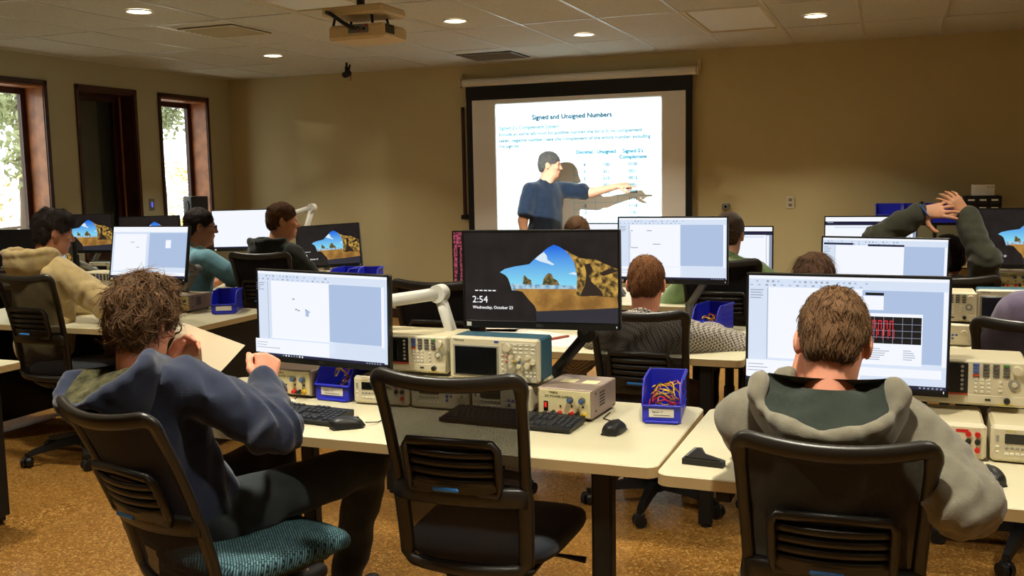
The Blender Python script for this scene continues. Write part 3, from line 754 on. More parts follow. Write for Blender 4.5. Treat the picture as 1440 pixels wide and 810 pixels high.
# ------------------------------------------------------------------ monitors
E_white = emit('screen_white', (.90, .93, 1.0, 1), 1.0); E_pale = emit('screen_pale', srgb(214, 226, 244), 1.0); E_panel = emit('screen_blue_grey', srgb(172, 192, 224), 1.0)
E_line = emit('screen_line', srgb(150, 160, 180), .9); E_navy = emit('screen_navy', srgb(26, 30, 62), .9); E_black = emit('screen_black', srgb(16, 16, 18), .8); E_red = emit('screen_red', srgb(214, 50, 60), 1.0)
E_cave = emit('cave_dark', srgb(34, 29, 29), .9, noise=(srgb(24, 20, 21), 18)); E_sky = emit('cave_sky', srgb(130, 212, 240), 1.0, grad=(srgb(18, 104, 226), -.02, .10)); E_sea = emit('cave_sea', srgb(96, 150, 190), 1.0, noise=(srgb(180, 210, 225), 60)); E_sand = emit('cave_sand', srgb(186, 138, 66), .9, noise=(srgb(140, 98, 44), 14)); E_rock = emit('cave_rock', srgb(206, 164, 76), .95, noise=(srgb(70, 52, 26), 55)); E_shade = emit('cave_shadow', srgb(46, 46, 56), .9); E_shrock = emit('cave_rock_shadow', srgb(48, 36, 28), .9); E_stack = emit('cave_sea_stack', srgb(150, 120, 70), .9, noise=(srgb(60, 66, 36), 70)); E_cloud = emit('cave_cloud', srgb(214, 232, 244), 1.0)
E_city = emit('screen_city', srgb(206, 90, 110), .8, noise=(srgb(40, 20, 40), 90))
E_txt = emit('screen_text_white', (1, 1, 1, 1), 1.0)
SCR_MATS = [E_white, E_pale, E_panel, E_line, E_navy, E_black, E_red, E_cave, E_sky, E_sea, E_sand, E_rock, E_shade, E_shrock, E_stack, E_cloud, E_city, E_txt, emit('screen_off', srgb(20, 20, 22), .3)]
IX = {m.name: i for i, m in enumerate(SCR_MATS)}
MW, MH, SW, SH = .540, .328, .526, .296
M_bez = mat('monitor_bezel', srgb(22, 22, 22), .4, spec=.4)
scr_cache = {}
def screen_mesh(kind):
    if kind in scr_cache: return scr_cache[kind]
    b = MB(); lay = [0]
    def poly(pts, m, y=None):
        lay[0] += 1; yy_ = -.0004 * lay[0] if y is None else y
        b.add([((u - .5) * SW, yy_, (.5 - v) * SH) for u, v in pts], [tuple(range(len(pts)))], IX[m])
    def rect(u0, v0, u1, v1, m): poly([(u0, v1), (u1, v1), (u1, v0), (u0, v0)], m)
    def line_text(u, v, w, m='screen_line', h=.006):
        rect(u, v, u + w, v + h, m)
    R_ = random.Random(len(kind) * 13 + 1)
    if kind in ('cave', 'cave_right'):
        Z = lambda L: [((x - 15) / 1150, (y - 70) / 645) for x, y in L]
        def rp(L, m):
            L = Z(L); a = sum(L[i][0] * L[(i + 1) % len(L)][1] - L[(i + 1) % len(L)][0] * L[i][1] for i in range(len(L)))
            poly(L if a < 0 else L[::-1], m)
        rp([(15, 70), (15, 715), (1165, 715), (1165, 70)], 'cave_dark')
        rp([(290, 360), (330, 335), (400, 318), (515, 300), (545, 272), (570, 250), (600, 228), (625, 205), (660, 180), (700, 160), (745, 175), (790, 205), (830, 250), (855, 300), (870, 380), (874, 460), (370, 460), (365, 440), (350, 400), (330, 380)], 'cave_sky')
        rp([(368, 443), (872, 450), (868, 492), (380, 492)], 'cave_sea')
        rp([(380, 484), (420, 480), (860, 474), (880, 520), (1160, 530), (1165, 604), (900, 622), (566, 640), (550, 600), (510, 560), (460, 500)], 'cave_sand')
        rp([(465, 446), (470, 390), (480, 378), (500, 402), (528, 415), (532, 446)], 'cave_sea_stack')
        rp([(612, 448), (622, 405), (640, 378), (662, 362), (684, 370), (694, 400), (724, 415), (740, 448)], 'cave_sea_stack')
        rp([(560, 262), (598, 230), (628, 212), (650, 240), (654, 268), (705, 300), (690, 306), (640, 290), (600, 280)], 'cave_cloud')
        rp([(806, 365), (850, 352), (868, 362), (866, 376)], 'cave_cloud')
        rp([(782, 195), (830, 222), (900, 255), (1000, 262), (1090, 300), (1165, 330), (1165, 528), (1060, 522), (900, 526), (850, 516), (866, 480), (872, 380), (852, 290), (820, 235)], 'cave_rock')
        rp([(925, 300), (965, 290), (985, 330), (960, 380), (975, 420), (1040, 480), (1062, 520), (890, 524), (930, 440), (940, 360)], 'cave_rock_shadow')
        rp([(1030, 360), (1110, 325), (1165, 335), (1165, 345), (1060, 380)], 'cave_rock_shadow')
        rp([(558, 640), (900, 622), (1165, 602), (1165, 715), (566, 715)], 'cave_shadow')
        yb = -.0004 * (lay[0] + 1)
        sx = lambda x: ((x - 15) / 1150 - .5) * SW
        szz = lambda y: (.5 - (y - 70) / 645) * SH
        text_into(b, '2:54', .0325, (sx(74), yb, szz(583)), IX['screen_text_white'])
        text_into(b, 'Wednesday, October 23', .0142, (sx(76), yb, szz(628)), IX['screen_text_white'], weight=.0003)
        for k in range(5): b.box((sx(110 + 34 * k), yb, szz(494)), (.011, .0002, .0035), 0, IX['screen_text_white'])
    elif kind == 'city':
        rect(0, 0, 1, 1, 'screen_city')
        for k in range(14):
            u = R_.uniform(0, .9); rect(u, R_.uniform(.1, .8), u + .03, 1, R_.choice(['screen_black', 'screen_line', 'screen_navy']))
    elif kind == 'off':
        rect(0, 0, 1, 1, 'screen_off')
    elif kind == 'blank':
        rect(0, 0, 1, 1, 'screen_white'); rect(0, .965, 1, 1, 'screen_navy')
    elif kind == 'browser':
        rect(0, 0, 1, 1, 'screen_white'); rect(0, .09, 1, .17, 'screen_navy'); rect(.02, .10, .09, .12, 'screen_line'); rect(.93, .17, 1, .96, 'screen_panel' if False else 'screen_line'); rect(.935, .18, .965, .95, 'screen_white'); rect(.1, .2, .9, .23, 'screen_pale')
        rect(0, .965, 1, 1, 'screen_navy')
    elif kind == 'split':
        rect(0, 0, 1, 1, 'screen_pale'); rect(0, .0, 1, .10, 'screen_white'); rect(.03, .14, .46, .88, 'screen_white'); rect(.5, .12, 1, .80, 'screen_blue_grey'); rect(.72, .26, .79, .42, 'screen_white'); rect(.02, .9, 1, .965, 'screen_white')
        rect(.25, .3, .3, .31, 'screen_line'); rect(.33, .4, .37, .41, 'screen_line')
        rect(0, .965, 1, 1, 'screen_navy')
    else:   # schematic editor
        rect(0, 0, 1, 1, 'screen_pale'); rect(.105, .11, .585, .80, 'screen_white')
        rect(0, 0, 1, .03, 'screen_white')
        for k in range(22): u = .01 + .028 * k; rect(u, .045, u + .012, .062, R_.choice(['screen_line', 'screen_blue_grey', 'screen_pale']))
        for k in range(15): u = .01 + .04 * k; rect(u, .08, u + .014, .094, R_.choice(['screen_line', 'screen_blue_grey']))
        for k in range(4): rect(.012, .13 + .025 * k, .012 + R_.uniform(.03, .07), .138 + .025 * k, 'screen_line')
        rect(.102, .11, .105, .80, 'screen_line')
        rect(.585, .11, .975, .78, 'screen_blue_grey'); rect(.975, .11, .995, .8, 'screen_white')
        if kind == 'schematic':
            for (u, v) in ((.30, .30), (.32, .42), (.34, .43), (.40, .42), (.41, .47), (.42, .44)): rect(u, v, u + .018, v + .014, 'screen_line')
            rect(.405, .43, .43, .50, 'screen_blue_grey')
        if kind == 'schematic_plain':
            for (u, v, w) in ((.27, .20, .05), (.12, .20, .02), (.33, .42, .07), (.12, .48, .07)): rect(u, v, u + w, v + .012, 'screen_line')
            rect(.117, .22, .120, .48, 'screen_line')
        if kind == 'bars':
            rect(.105, .11, .66, .80, 'screen_white'); rect(.01, .07, .25, .10, 'screen_navy'); rect(.37, .085, .66, .115, 'screen_navy')
        if kind == 'waveform':
            rect(.60, .13, .69, .155, 'screen_black'); rect(.59, .16, .69, .29, 'screen_white')
            rect(.56, .32, .88, .80, 'screen_white'); rect(.60, .35, .875, .60, 'screen_black')
            for k in range(1, 6): rect(.60 + .0458 * k, .35, .602 + .0458 * k, .60, 'screen_line')
            for k in range(1, 4): rect(.60, .35 + .0625 * k, .875, .354 + .0625 * k, 'screen_line')
            for k in range(5):
                u = .61 + .028 * k; rect(u, .38, u + .004, .52, 'screen_red'); rect(u, .38, u + .014, .389, 'screen_red'); rect(u + .014, .38, u + .018, .46, 'screen_red'); rect(u + .02, .46, u + .024, .55, 'screen_red')
            for k in range(6): line_text(.61, .64 + .02 * k, R_.uniform(.05, .2))
            for k in range(5): line_text(.79, .65 + .02 * k, R_.uniform(.02, .06))
            rect(.585, .82, .975, .9, 'screen_white')
        rect(0, .80, .585, .965, 'screen_white')
        for k in range(3): line_text(.01, .84 + .03 * k, R_.uniform(.08, .2))
        rect(0, .968, 1, 1, 'screen_navy')
        for k in range(8): rect(.22 + .022 * k, .975, .23 + .022 * k, .993, R_.choice(['screen_line', 'screen_white', 'screen_blue_grey']))
        for k in range(6): rect(.87 + .02 * k, .975, .88 + .02 * k, .99, 'screen_line')
    me = b.mesh('screen', SCR_MATS); scr_cache[kind] = me
    return me
mon_cache = {}
def mon_meshes():
    b = MB(); b.box((0, .012, 0), (MW, .022, MH), .004); b.box((0, .03, -.02), (.34, .03, .20), .012); mon_cache['housing'] = b.mesh('housing', M_bez)
    zt = MH / 2; s_top = zt - .007
    b = MB()
    b.box((0, -.001, zt - .0035), (MW, .006, .007), .001); b.box((-MW / 2 + .0035, -.001, 0), (.007, .006, MH - .014)); b.box((MW / 2 - .0035, -.001, 0), (.007, .006, MH - .014)); b.box((0, -.001, -zt + .0125), (MW, .006, .025), .001)
    mon_cache['bezel'] = b.mesh('bezel', M_bez)
    b = MB(); text_into(b, 'DELL', .012, (0, -.0045, -zt + .008), 0, 'CENTER'); mon_cache['logo'] = b.mesh('logo', mat('logo_grey', srgb(96, 96, 96), .4))
    b = MB(); b.box((-MW / 2 + .02, -.0042, -zt + .0125), (.016, .0008, .014)); mon_cache['sticker'] = b.mesh('sticker', M_white)
    b = MB(); b.box((MW / 2 - .012, -.0044, -zt + .0125), (.002, .0008, .006)); mon_cache['power_light'] = b.mesh('power_light', E_txt)
mon_meshes()
def monitor(label, x, y, z, yaw, kind, roll=0.0, tilt=0.0, group='desk monitors'):
    t = thing('monitor', label, 'monitor', (x, y, z), 0, group)
    t.rotation_euler = (Matrix.Rotation(yaw, 3, 'Z') @ Matrix.Rotation(-tilt, 3, 'X') @ Matrix.Rotation(roll, 3, 'Y')).to_euler()
    for nm in ('housing', 'bezel', 'logo', 'sticker', 'power_light'): link(nm, mon_cache[nm], t)
    link('screen', screen_mesh(kind), t, (0, -.0012, .009))
    return t
RD = math.radians
MO = []
M_L = monitor('lit monitor with a schematic window, before the navy-hooded man', -1.836, 2.89, 1.028, RD(-2), 'schematic', RD(1.3))
M_C = monitor('monitor reading 2:54 over a beach cave picture, in the middle', -1.085, 3.03, 1.165, RD(3), 'cave', RD(-.2))
M_R = monitor('large lit monitor with a waveform window, before the grey-hooded man', -.123, 2.86, 1.052, RD(0), 'waveform', RD(.3))
MO.append(monitor('lit monitor before the man in the plaid shirt', -1.005, 4.72, 1.136, RD(0), 'schematic_plain'))
MO.append(monitor('monitor with a red cityscape half hidden behind the cave monitor', -1.92, 4.74, 1.062, RD(-2), 'city'))
MO.append(monitor('lit monitor with navy bars behind the front right monitor', -.043, 4.72, 1.04, RD(0), 'bars', RD(.9)))
MO.append(monitor('lit monitor peeking past the capped man, third row', -.99, 6.45, 1.00, RD(0), 'browser'))
MO.append(monitor('lit monitor under the raised left sleeve, third row', -.14, 6.45, 1.062, RD(0), 'browser'))
MO.append(monitor('beach cave monitor at the right picture edge', .66, 5.9, 1.125, RD(-3), 'cave'))
MO.append(monitor('lit monitor behind the cave monitor, before the projection screen', -1.83, 6.45, 1.02, RD(0), 'blank'))
MO.append(monitor('lit split-window monitor tilted back, beside the cream-hooded man', -4.05, 4.56, 1.10, RD(2), 'split', 0, RD(11)))
MO.append(monitor('beach cave monitor at the far end of the left bank', -4.02, 6.46, 1.01, RD(4), 'cave', RD(-3.2)))
MO.append(monitor('all-white monitor behind the teal-shirted man', -4.80, 6.48, 1.128, RD(10), 'blank', RD(-.8)))
MO.append(monitor('dark cave monitor behind the split-window monitor, by the window', -5.62, 6.35, 1.085, RD(10), 'cave', RD(-1)))
MO.append(monitor('cave monitor behind the head of the cream-hooded man', -6.36, 6.40, 1.10, RD(12), 'cave'))
MO.append(monitor('monitor turned almost edge-on before the cream-hooded man', -4.72, 4.55, 1.04, RD(-28), 'cave'))
MO.append(monitor('dark monitor low at the left edge, behind the cream-hooded man', -6.75, 6.2, .985, RD(20), 'off'))

# ------------------------------------------------------------------ monitor arms
def arm(mon, base, elbow, head, m=None):
    """jointed arm as a part of its monitor; points in room space"""
    m = m or M_white; Mi = mon.matrix_basis.inverted(); B = Vector((base[0], base[1], TZ)); E_ = Vector(elbow); H = Vector(head)
    def fin(c, nm, mm, par):
        c.v = [tuple(Mi @ Vector(v)) for v in c.v]; return c.build(nm, mm, par)
    c = MB(); s = B + Vector((0, 0, .11)); c.tube([s, s.lerp(E_, .5), E_], .02, flat=(.042, .034)); a = fin(c, 'arm', m, mon)
    c = MB(); c.box(B + Vector((0, 0, .012)), (.09, .08, .022), .005); c.cone(B + Vector((0, 0, .02)), B + Vector((0, 0, .12)), .022, n=14); fin(c, 'clamp_base', m, a)
    c = MB(); c.cone(E_ + Vector((0, -.024, 0)), E_ + Vector((0, .024, 0)), .032, n=18); fin(c, 'elbow_joint', m, a)
    c = MB(); c.tube([E_, E_.lerp(H, .5) + Vector((0, 0, .012)), H], [.026, .028, .02], 10, flat=(.05, .042)); fin(c, 'upper_arm', m, a)
    c = MB(); c.box(H + Vector((0, -.016, 0)), (.11, .012, .11), .003); fin(c, 'mount_plate', M_blackm, a)
arm(M_L, (-1.42, 3.13), (-1.49, 3.11, 1.10), (-1.83, 2.975, 1.03))
arm(M_C, (-1.06, 3.12), (-.95, 3.13, .98), (-1.08, 3.11, 1.15), M_black)
arm(M_R, (-.25, 3.11), (-.10, 3.08, .95), (-.12, 2.94, 1.05), M_grey)
arm(MO[0], (-.95, 4.88), (-.85, 4.88, 1.0), (-1.0, 4.80, 1.13), M_grey)
arm(MO[1], (-1.95, 4.88), (-1.8, 4.88, .98), (-1.91, 4.82, 1.08), M_grey)
arm(MO[2], (-.08, 4.88), (.06, 4.88, .96), (-.04, 4.80, 1.03), M_grey)
arm(MO[3], (-.97, 6.45 + .02), (-.88, 6.50, .95), (-.99, 6.52, .99), M_grey)
arm(MO[4], (-.12, 6.47), (-.02, 6.50, .97), (-.14, 6.52, 1.05), M_grey)
arm(MO[5], (.55, 6.05), (.78, 6.03, .90), (.67, 5.97, 1.11))
arm(MO[6], (-1.80, 6.47), (-1.72, 6.5, .95), (-1.83, 6.52, 1.0), M_grey)
arm(MO[7], (-4.05, 4.86), (-3.95, 4.84, .98), (-4.04, 4.645, 1.09), M_grey)
arm(MO[9], (-4.33, 6.49), (-4.20, 6.54, 1.30), (-4.76, 6.56, 1.13))
arm(MO[8], (-4.06, 6.49), (-3.95, 6.52, .92), (-4.0, 6.53, 1.0), M_grey)
arm(MO[10], (-5.65, 6.49), (-5.55, 6.5, .96), (-5.63, 6.45, 1.07), M_grey)
arm(MO[11], (-6.36, 6.49), (-6.28, 6.53, 1.0), (-6.35, 6.48, 1.09), M_grey)
arm(MO[12], (-4.80, 4.86), (-4.72, 4.8, .96), (-4.69, 4.63, 1.03), M_grey)
arm(MO[13], (-6.72, 6.45), (-6.66, 6.4, .95), (-6.73, 6.28, .985), M_grey)
# ------------------------------------------------------------------ bench instruments
M_inst = mat('instrument_cream', srgb(202, 190, 156), .5, spec=.35, var=.02, vscale=6)
M_instf = mat('instrument_face', srgb(212, 202, 172), .5, spec=.35)
M_btn = mat('button_grey', srgb(150, 146, 132), .5); M_btnw = mat('button_pale', srgb(226, 220, 200), .5); M_btnd = mat('button_dark', srgb(84, 82, 76), .5); M_btnb = mat('button_blue', srgb(60, 84, 160), .5); M_btng = mat('button_green', srgb(76, 130, 58), .5); M_red = mat('post_red', srgb(196, 30, 26), .4); M_postk = mat('post_black', srgb(28, 30, 26), .4); M_yel = mat('post_yellow', srgb(214, 176, 40), .4); M_orange = mat('red_trim', srgb(176, 62, 34), .5); M_teal = mat('scope_case_blue', srgb(54, 96, 114), .55); M_psu = mat('psu_metal_case', srgb(158, 138, 124), .45, spec=.4, metal=.2, var=.05, vscale=12); M_psuf = mat('psu_face', srgb(226, 214, 164), .5); M_txtd = mat('print_dark', srgb(60, 56, 48), .7); M_txty = mat('print_yellow', srgb(200, 180, 40), .6); M_paper = mat('paper_white', srgb(228, 222, 208), .8); M_knobb = mat('knob_blue', srgb(70, 108, 170), .35)
def cyl(nm, p, r, l, m, par, n=14, r2=None):
    b = MB(); b.cone((p[0], p[1], p[2]), (p[0], p[1] - l, p[2]), r, r2 if r2 else r * .9, n=n); return b.build(nm, m, par)
def bx(nm, c, d, m, par, bev=.002):
    b = MB(); b.box(c, d, bev); return b.build(nm, m, par)
def btns(nm, spots, d, m, par):
    b = MB()
    for x, y, z in spots: b.box((x, y, z), d, .001)
    return stuff(b.build(nm, m, par))
def psu(label, x, y, z, rz=0.0, full=True):
    t = thing('bench_power_supply', label, 'power supply', (x, y, z), rz, 'bench power supplies'); w, h, d = .185, .10, .22; f = -d / 2
    bx('case', (0, 0, h / 2 + .004), (w, d, h - .008), M_psu, t, .003)
    fp = bx('front_panel', (0, f - .002, h / 2 + .004), (w - .012, .005, h - .018), M_psuf, t, .001)
    if not full: return t
    b = MB(); text_into(b, 'TRIPLE', .0105, (-.052, f - .0052, .083), 0, weight=.0003); text_into(b, 'DC POWER SUPPLY', .0105, (-.066, f - .0052, .071), 0, weight=.0003); b.build('printed_name', M_txtd, fp)
    bx('display', (-.062, f - .005, .042), (.014, .004, .032), M_dark, fp, .001); bx('digit_light', (-.062, f - .0075, .046), (.007, .001, .016), emit('led_red', srgb(220, 30, 20), 1.2), fp, 0)
    for kx in (.022, .062):
        k = cyl('knob', (kx, f - .004, .068), .0095, .016, M_btnd, t); cyl('knob_cap', (kx, f - .020, .068), .0065, .002, M_knobb, k)
    for (px_, m_) in ((-.036, M_postk), (-.014, M_red), (.026, M_red), (.046, M_postk), (.068, M_yel)): cyl('binding_post', (px_, f - .004, .024), .0075, .018, m_, t, 10)
    bx('indicator', (-.012, f - .005, .045), (.006, .003, .006), M_txtd, fp, 0); bx('indicator', (.026, f - .005, .047), (.006, .003, .006), M_txtd, fp, 0); bx('indicator', (.064, f - .005, .047), (.006, .003, .006), M_txtd, fp, 0)
    for sx in (-.03, .045): bx('sticker', (sx, .01, h + .0005), (.05, .05, .001), M_psuf, t, 0)
    for k in range(5): bx('vent_slot', (w / 2 + .0002, -.02 + .0 * k, .040 + .010 * k), (.001, .045, .005), M_txtd, t, 0)
    for (sy, szz) in ((-.08, .03), (.085, .015), (-.08, .085)):
        b = MB(); b.cone((w / 2, sy, szz), (w / 2 + .002, sy, szz), .0035, n=8); b.build('screw', M_txtd, t)
    for sx in (-1, 1):
        for sy in (-1, 1):
            b = MB(); b.cone((sx * .075, sy * .09, 0), (sx * .075, sy * .09, .006), .008, n=8); b.build('foot', M_blackm, t)
    return t
def dmm(label, x, y, z, rz=0.0, jacks=True):
    t = thing('bench_multimeter', label, 'multimeter', (x, y, z), rz, 'bench multimeters'); w, h, d = .208, .098, .24; f = -d / 2
    bx('case', (0, .01, h / 2 + .003), (w - .008, d - .02, h - .012), M_inst, t, .008)
    fr = bx('front_bezel', (0, f + .012, h / 2 + .002), (w, .026, h - .004), M_instf, t, .008)
    bx('display', (-.035, f - .0015, .066), (.072, .003, .026), M_dark, t, .001)
    b = MB(); text_into(b, 'RIGOL', .0085, (-.07, f - .0012, .083), 0, weight=.0005); b.build('printed_name', M_txty, fr)
    bx('power_button', (-.088, f - .001, .066), (.007, .004, .018), M_btn, t, .001)
    btns('buttons', [(-.066 + .0125 * k, f - .001, .042) for k in range(6)], (.009, .004, .007), M_btn, t)
    btns('buttons', [(-.066 + .0125 * k, f - .001, .026) for k in range(6)], (.009, .004, .007), M_btnw, t)
    btns('buttons', [(-.088, f - .001, .03), (-.088, f - .001, .044)], (.008, .004, .005), M_btnw, t)
    if jacks:
        bx('red_outline', (.045, f - .0008, .08), (.03, .002, .008), M_red, t, 0)
        for (jx, jz, m_) in ((.060, .072, M_red), (.082, .072, M_red), (.060, .052, M_postk), (.082, .052, M_postk), (.082, .030, M_red)): cyl('jack', (jx, f - .001, jz), .0075, .006, m_, t, 12)
        b = MB(); b.tube([(.03 + .012 * math.cos(a), f - .003, .058 + .012 * math.sin(a)) for a in [k * PI / 5 for k in range(7)]], .002, 6); b.build('dial_mark', M_btn, t)
    else:
        cyl('knob', (.075, f - .001, .058), .014, .012, M_inst, t); btns('buttons', [(.03, f - .001, .05), (.03, f - .001, .035), (.045, f - .001, .05)], (.009, .004, .008), M_btnb if not jacks else M_btn, t)
    for sx in (-1, 1):
        for sy in (-1, 1): bx('foot', (sx * .08, sy * .09, .003), (.02, .02, .006), M_blackm, t, .001)
    return t
def generator(label, x, y, z, rz=0.0, d=.20):
    t = thing('signal_generator', label, 'signal generator', (x, y, z), rz, 'signal generators'); w, h = .345, .128; f = -d / 2
    bx('case', (0, .008, h / 2 + .003), (w, d - .016, h - .006), M_inst, t, .006)
    fr = bx('front_bezel', (0, f + .009, h / 2 + .003), (w, .018, h - .002), M_instf, t, .005)
    bz = bx('screen_bezel', (-.07, f - .001, .079), (.195, .004, .085), M_black, t, .002)
    bx('screen', (-.086, f - .0035, .080), (.142, .002, .068), M_dark, bz, .001); bx('red_trim', (-.07, f - .002, .0345), (.195, .003, .005), M_orange, t, 0)
    for k in range(6): cyl('softkey', (.0125, f - .003, .049 + .0125 * k), .0042, .004, M_btn, bz, 10)
    for c, m_ in ((0, M_btnb), (1, M_btnd), (2, M_btnd), (3, M_btnd)):
        btns('buttons', [(.047 + .025 * c, f - .001, .118 - .0098 * k) for k in range(4)], (.016, .005, .0065), m_, t)
    btns('buttons', [(.122, f - .0018, .118)], (.016, .005, .0065), M_btng, t); btns('buttons', [(.047, f - .0018, .0886)], (.016, .005, .0065), M_orange, t)
    btns('keypad', [(.047 + .016 * (k % 3), f - .001, .077 - .011 * (k // 3)) for k in range(12)], (.009, .004, .007), M_btnw, t)
    btns('buttons', [(.108, f - .001, .072 - .012 * k) for k in range(3)], (.009, .004, .007), M_btnw, t)
    cyl('knob', (.147, f, .107), .0125, .014, M_instf, t, 18); k = cyl('dial', (.142, f, .068), .015, .006, M_btn, t, 20); cyl('dial_center', (.142, f - .006, .068), .007, .003, M_instf, k, 12)
    bx('port_strip', (.098, f - .0005, .022), (.14, .003, .024), M_instf, t, .001); bx('usb_port', (.078, f - .002, .022), (.014, .003, .006), M_txtd, t, 0)
    cyl('bnc_socket', (.125, f - .001, .022), .0085, .012, M_postk, t, 14); bx('yellow_mark', (.122, f - .002, .0105), (.04, .002, .003), M_txty, t, 0)
    cyl('power_button', (-.15, f - .001, .02), .006, .004, M_btnw, t, 12)
    for sx in (-1, 1):
        for sy in (-1, 1): bx('foot', (sx * .13, sy * (d / 2 - .03), .0015), (.03, .02, .003), M_blackm, t, 0)
    return t
def scope(label, x, y, z, rz=0.0):
    t = thing('oscilloscope', label, 'oscilloscope', (x, y, z), rz, 'bench oscilloscopes'); w, h, d = .318, .142, .125; f = -d / 2
    bx('case', (.002, .012, h / 2 + .003), (w - .006, d - .024, h - .004), M_teal, t, .006)
    fr = bx('front_bezel', (0, f + .012, h / 2 + .002), (w, .026, h), M_instf, t, .007)
    bx('screen_surround', (-.062, f - .0012, .066), (.164, .003, .104), M_btn, t, .002); bx('screen', (-.062, f - .0035, .066), (.150, .003, .092), M_dark, t, .001)
    b = MB(); text_into(b, 'Tektronix', .0095, (-.143, f - .0012, .1285), 0, weight=.0004); b.build('printed_name', M_txtd, fr)
    bx('model_badge', (.012, f - .001, .131), (.016, .002, .008), M_btnb, t, .001)
    cpl = bx('control_panel', (.091, f - .0008, .068), (.122, .003, .126), mat('control_panel_grey', srgb(190, 182, 156), .5), t, .003)
    cyl('knob', (.052, f - .002, .115), .0135, .013, M_instf, t, 18)
    for (kx, kz, r) in ((.064, .085, .0075), (.064, .071, .0075), (.092, .082, .0075), (.122, .086, .0085), (.142, .072, .009), (.122, .06, .010), (.064, .056, .0075), (.092, .056, .0075)): cyl('knob', (kx, f - .002, kz), r, .012, M_instf, t, 14)
    for c, z0, m_ in ((.050, .085, M_red), (.050, .070, M_orange), (.078, .070, M_yel), (.092, .068, M_knobb)): bx('color_key', (c, f - .003, z0), (.009, .004, .006), m_, t, .001)
    btns('buttons', [(.078 + .02 * (k % 4), f - .002, .124 - .012 * (k // 4)) for k in range(12)], (.012, .004, .005), M_btnw, t)
    btns('buttons', [(.034, f - .002, .09 - .016 * k) for k in range(5)], (.008, .004, .006), M_btnw, t)
    btns('buttons', [(.118 + .014 * k, f - .002, .036) for k in range(3)] + [(.118 + .014 * k, f - .002, .024) for k in range(3)], (.008, .004, .006), M_btnw, t)
    for k in range(4): cyl('bnc_socket', (.048 + .026 * k, f - .002, .014), .006, .010, M_steel, t, 12)
    for sx in (-1, 1): bx('foot', (sx * .13, -.01, .0015), (.03, .06, .003), M_blackm, t, 0)
    return t
# front row, left table
psu('power supply left of the blue bin, before the navy-hooded man', -1.985, 3.02, TZ, RD(-3))
dmm('multimeter with red and black jacks, left one behind the empty chair', -1.612, 3.00, TZ, RD(1))
dmm('multimeter in the middle of the three behind the empty chair', -1.392, 3.00, TZ, 0, False)
dmm('multimeter right one of the three behind the empty chair', -1.168, 3.00, TZ, RD(-2), False)
generator('signal generator on the multimeters, left of the oscilloscope', -1.565, 3.06, TZ + .102, RD(-1), .2)
scope('blue-cased oscilloscope on the multimeters under the cave monitor', -1.203, 2.97, TZ + .102, RD(-2))
psu('metal power supply with two top stickers, right of the empty chair', -.945, 2.985, TZ, RD(-4))
# front row, right table
generator('signal generator stacked right of the grey-hooded man', .175, 3.04, TZ + .108, RD(-2), .2)
dmm('multimeter with red jacks under the signal generator, right front', .135, 2.89, TZ, RD(-1))
dmm('multimeter at the right picture edge beside the red-jack one', .352, 2.89, TZ, RD(-1), False)
# second row
generator('signal generator right of the navy bars monitor, second row', .165, 4.72, TZ + .102, 0)
dmm('multimeter under the second row signal generator', .215, 4.72, TZ, 0, False)
scope('oscilloscope at the right edge, second row', .495, 4.70, TZ + .102, 0)
dmm('multimeter under the second row oscilloscope', .445, 4.72, TZ, 0, True)
# third row right
psu('power supply below the right edge cave monitor', .60, 6.10, TZ + .1, 0)
dmm('multimeter under the power supply, third row right', .56, 6.10, TZ, 0, True)
scope('oscilloscope at the far right end of the third row', .86, 6.22, TZ + .1, 0)
dmm('multimeter under the third row oscilloscope', .80, 6.22, TZ, 0, False)
# left bank
psu('power supply beside the blue bin on the left bank table', -3.99, 4.80, TZ, RD(4))
generator('signal generator left of the split-window monitor', -4.58, 4.74, TZ + .102, RD(4))
dmm('multimeter under the left bank signal generator', -4.50, 4.74, TZ, RD(3), False)
dmm('multimeter behind the left bank generator, below the cave picture', -5.62, 6.18, TZ, RD(4), True)
scope('oscilloscope below the window-side cave monitor', -5.95, 6.25, TZ, RD(6))
psu('power supply beneath the far left bank cave monitor', -3.93, 6.22, TZ, 0)
dmm('multimeter beneath the far left bank cave monitor', -4.15, 6.22, TZ, 0, True)
generator('signal generator beneath the all-white monitor', -4.95, 6.22, TZ, 0)

# ------------------------------------------------------------------ blue bins with leads
def bin_material():
    m = mat('blue_bin_plastic', srgb(36, 44, 190), .35, spec=.5); return m
M_bin = bin_material()
M_w = [mat('lead_yellow', srgb(222, 178, 40), .45), mat('lead_red', srgb(190, 30, 60), .45), mat('lead_black', srgb(20, 20, 22), .45), mat('lead_orange', srgb(214, 120, 40), .45)]
binm = {}
def bin_mesh():
    w, d, h = .14, .25, .127; b = MB(); th = .0035
    b.box((0, 0, .004), (w - .012, d - .01, .006)); b.box((0, d / 2 - th / 2, h / 2), (w, th, h))
    prof = [(-d / 2, .008), (d / 2, .008), (d / 2, h), (-d / 2 + .062, h), (-d / 2 + .028, h - .02), (-d / 2 + .004, .062), (-d / 2, .055)]
    for sx in (-1, 1):
        x0 = sx * w / 2; b.prism(prof, min(x0, x0 - sx * th), max(x0, x0 - sx * th), axis='x')
        b.box((sx * (w / 2 + .002), .03, h - .004), (.010, d - .07, .008), .002)
        for k in range(3): b.box((sx * (w / 2 + .0015), .03, .035 + .025 * k), (.003, d * .55, .004))
        b.tube([(sx * (w / 2 - .001), y, z) for y, z in prof[2:]], .004, 6)
    b.box((0, -d / 2 + th / 2, .031), (w, th, .054), .001); b.box((0, -d / 2 - .003, .056), (w + .004, .010, .006), .002); b.box((0, -d / 2 - .003, .006), (w - .02, .012, .008), .002)
    b.box((0, d / 2 + .004, h - .006), (w + .01, .012, .012), .002)
    return b.mesh('shell', M_bin)
BINME = bin_mesh()
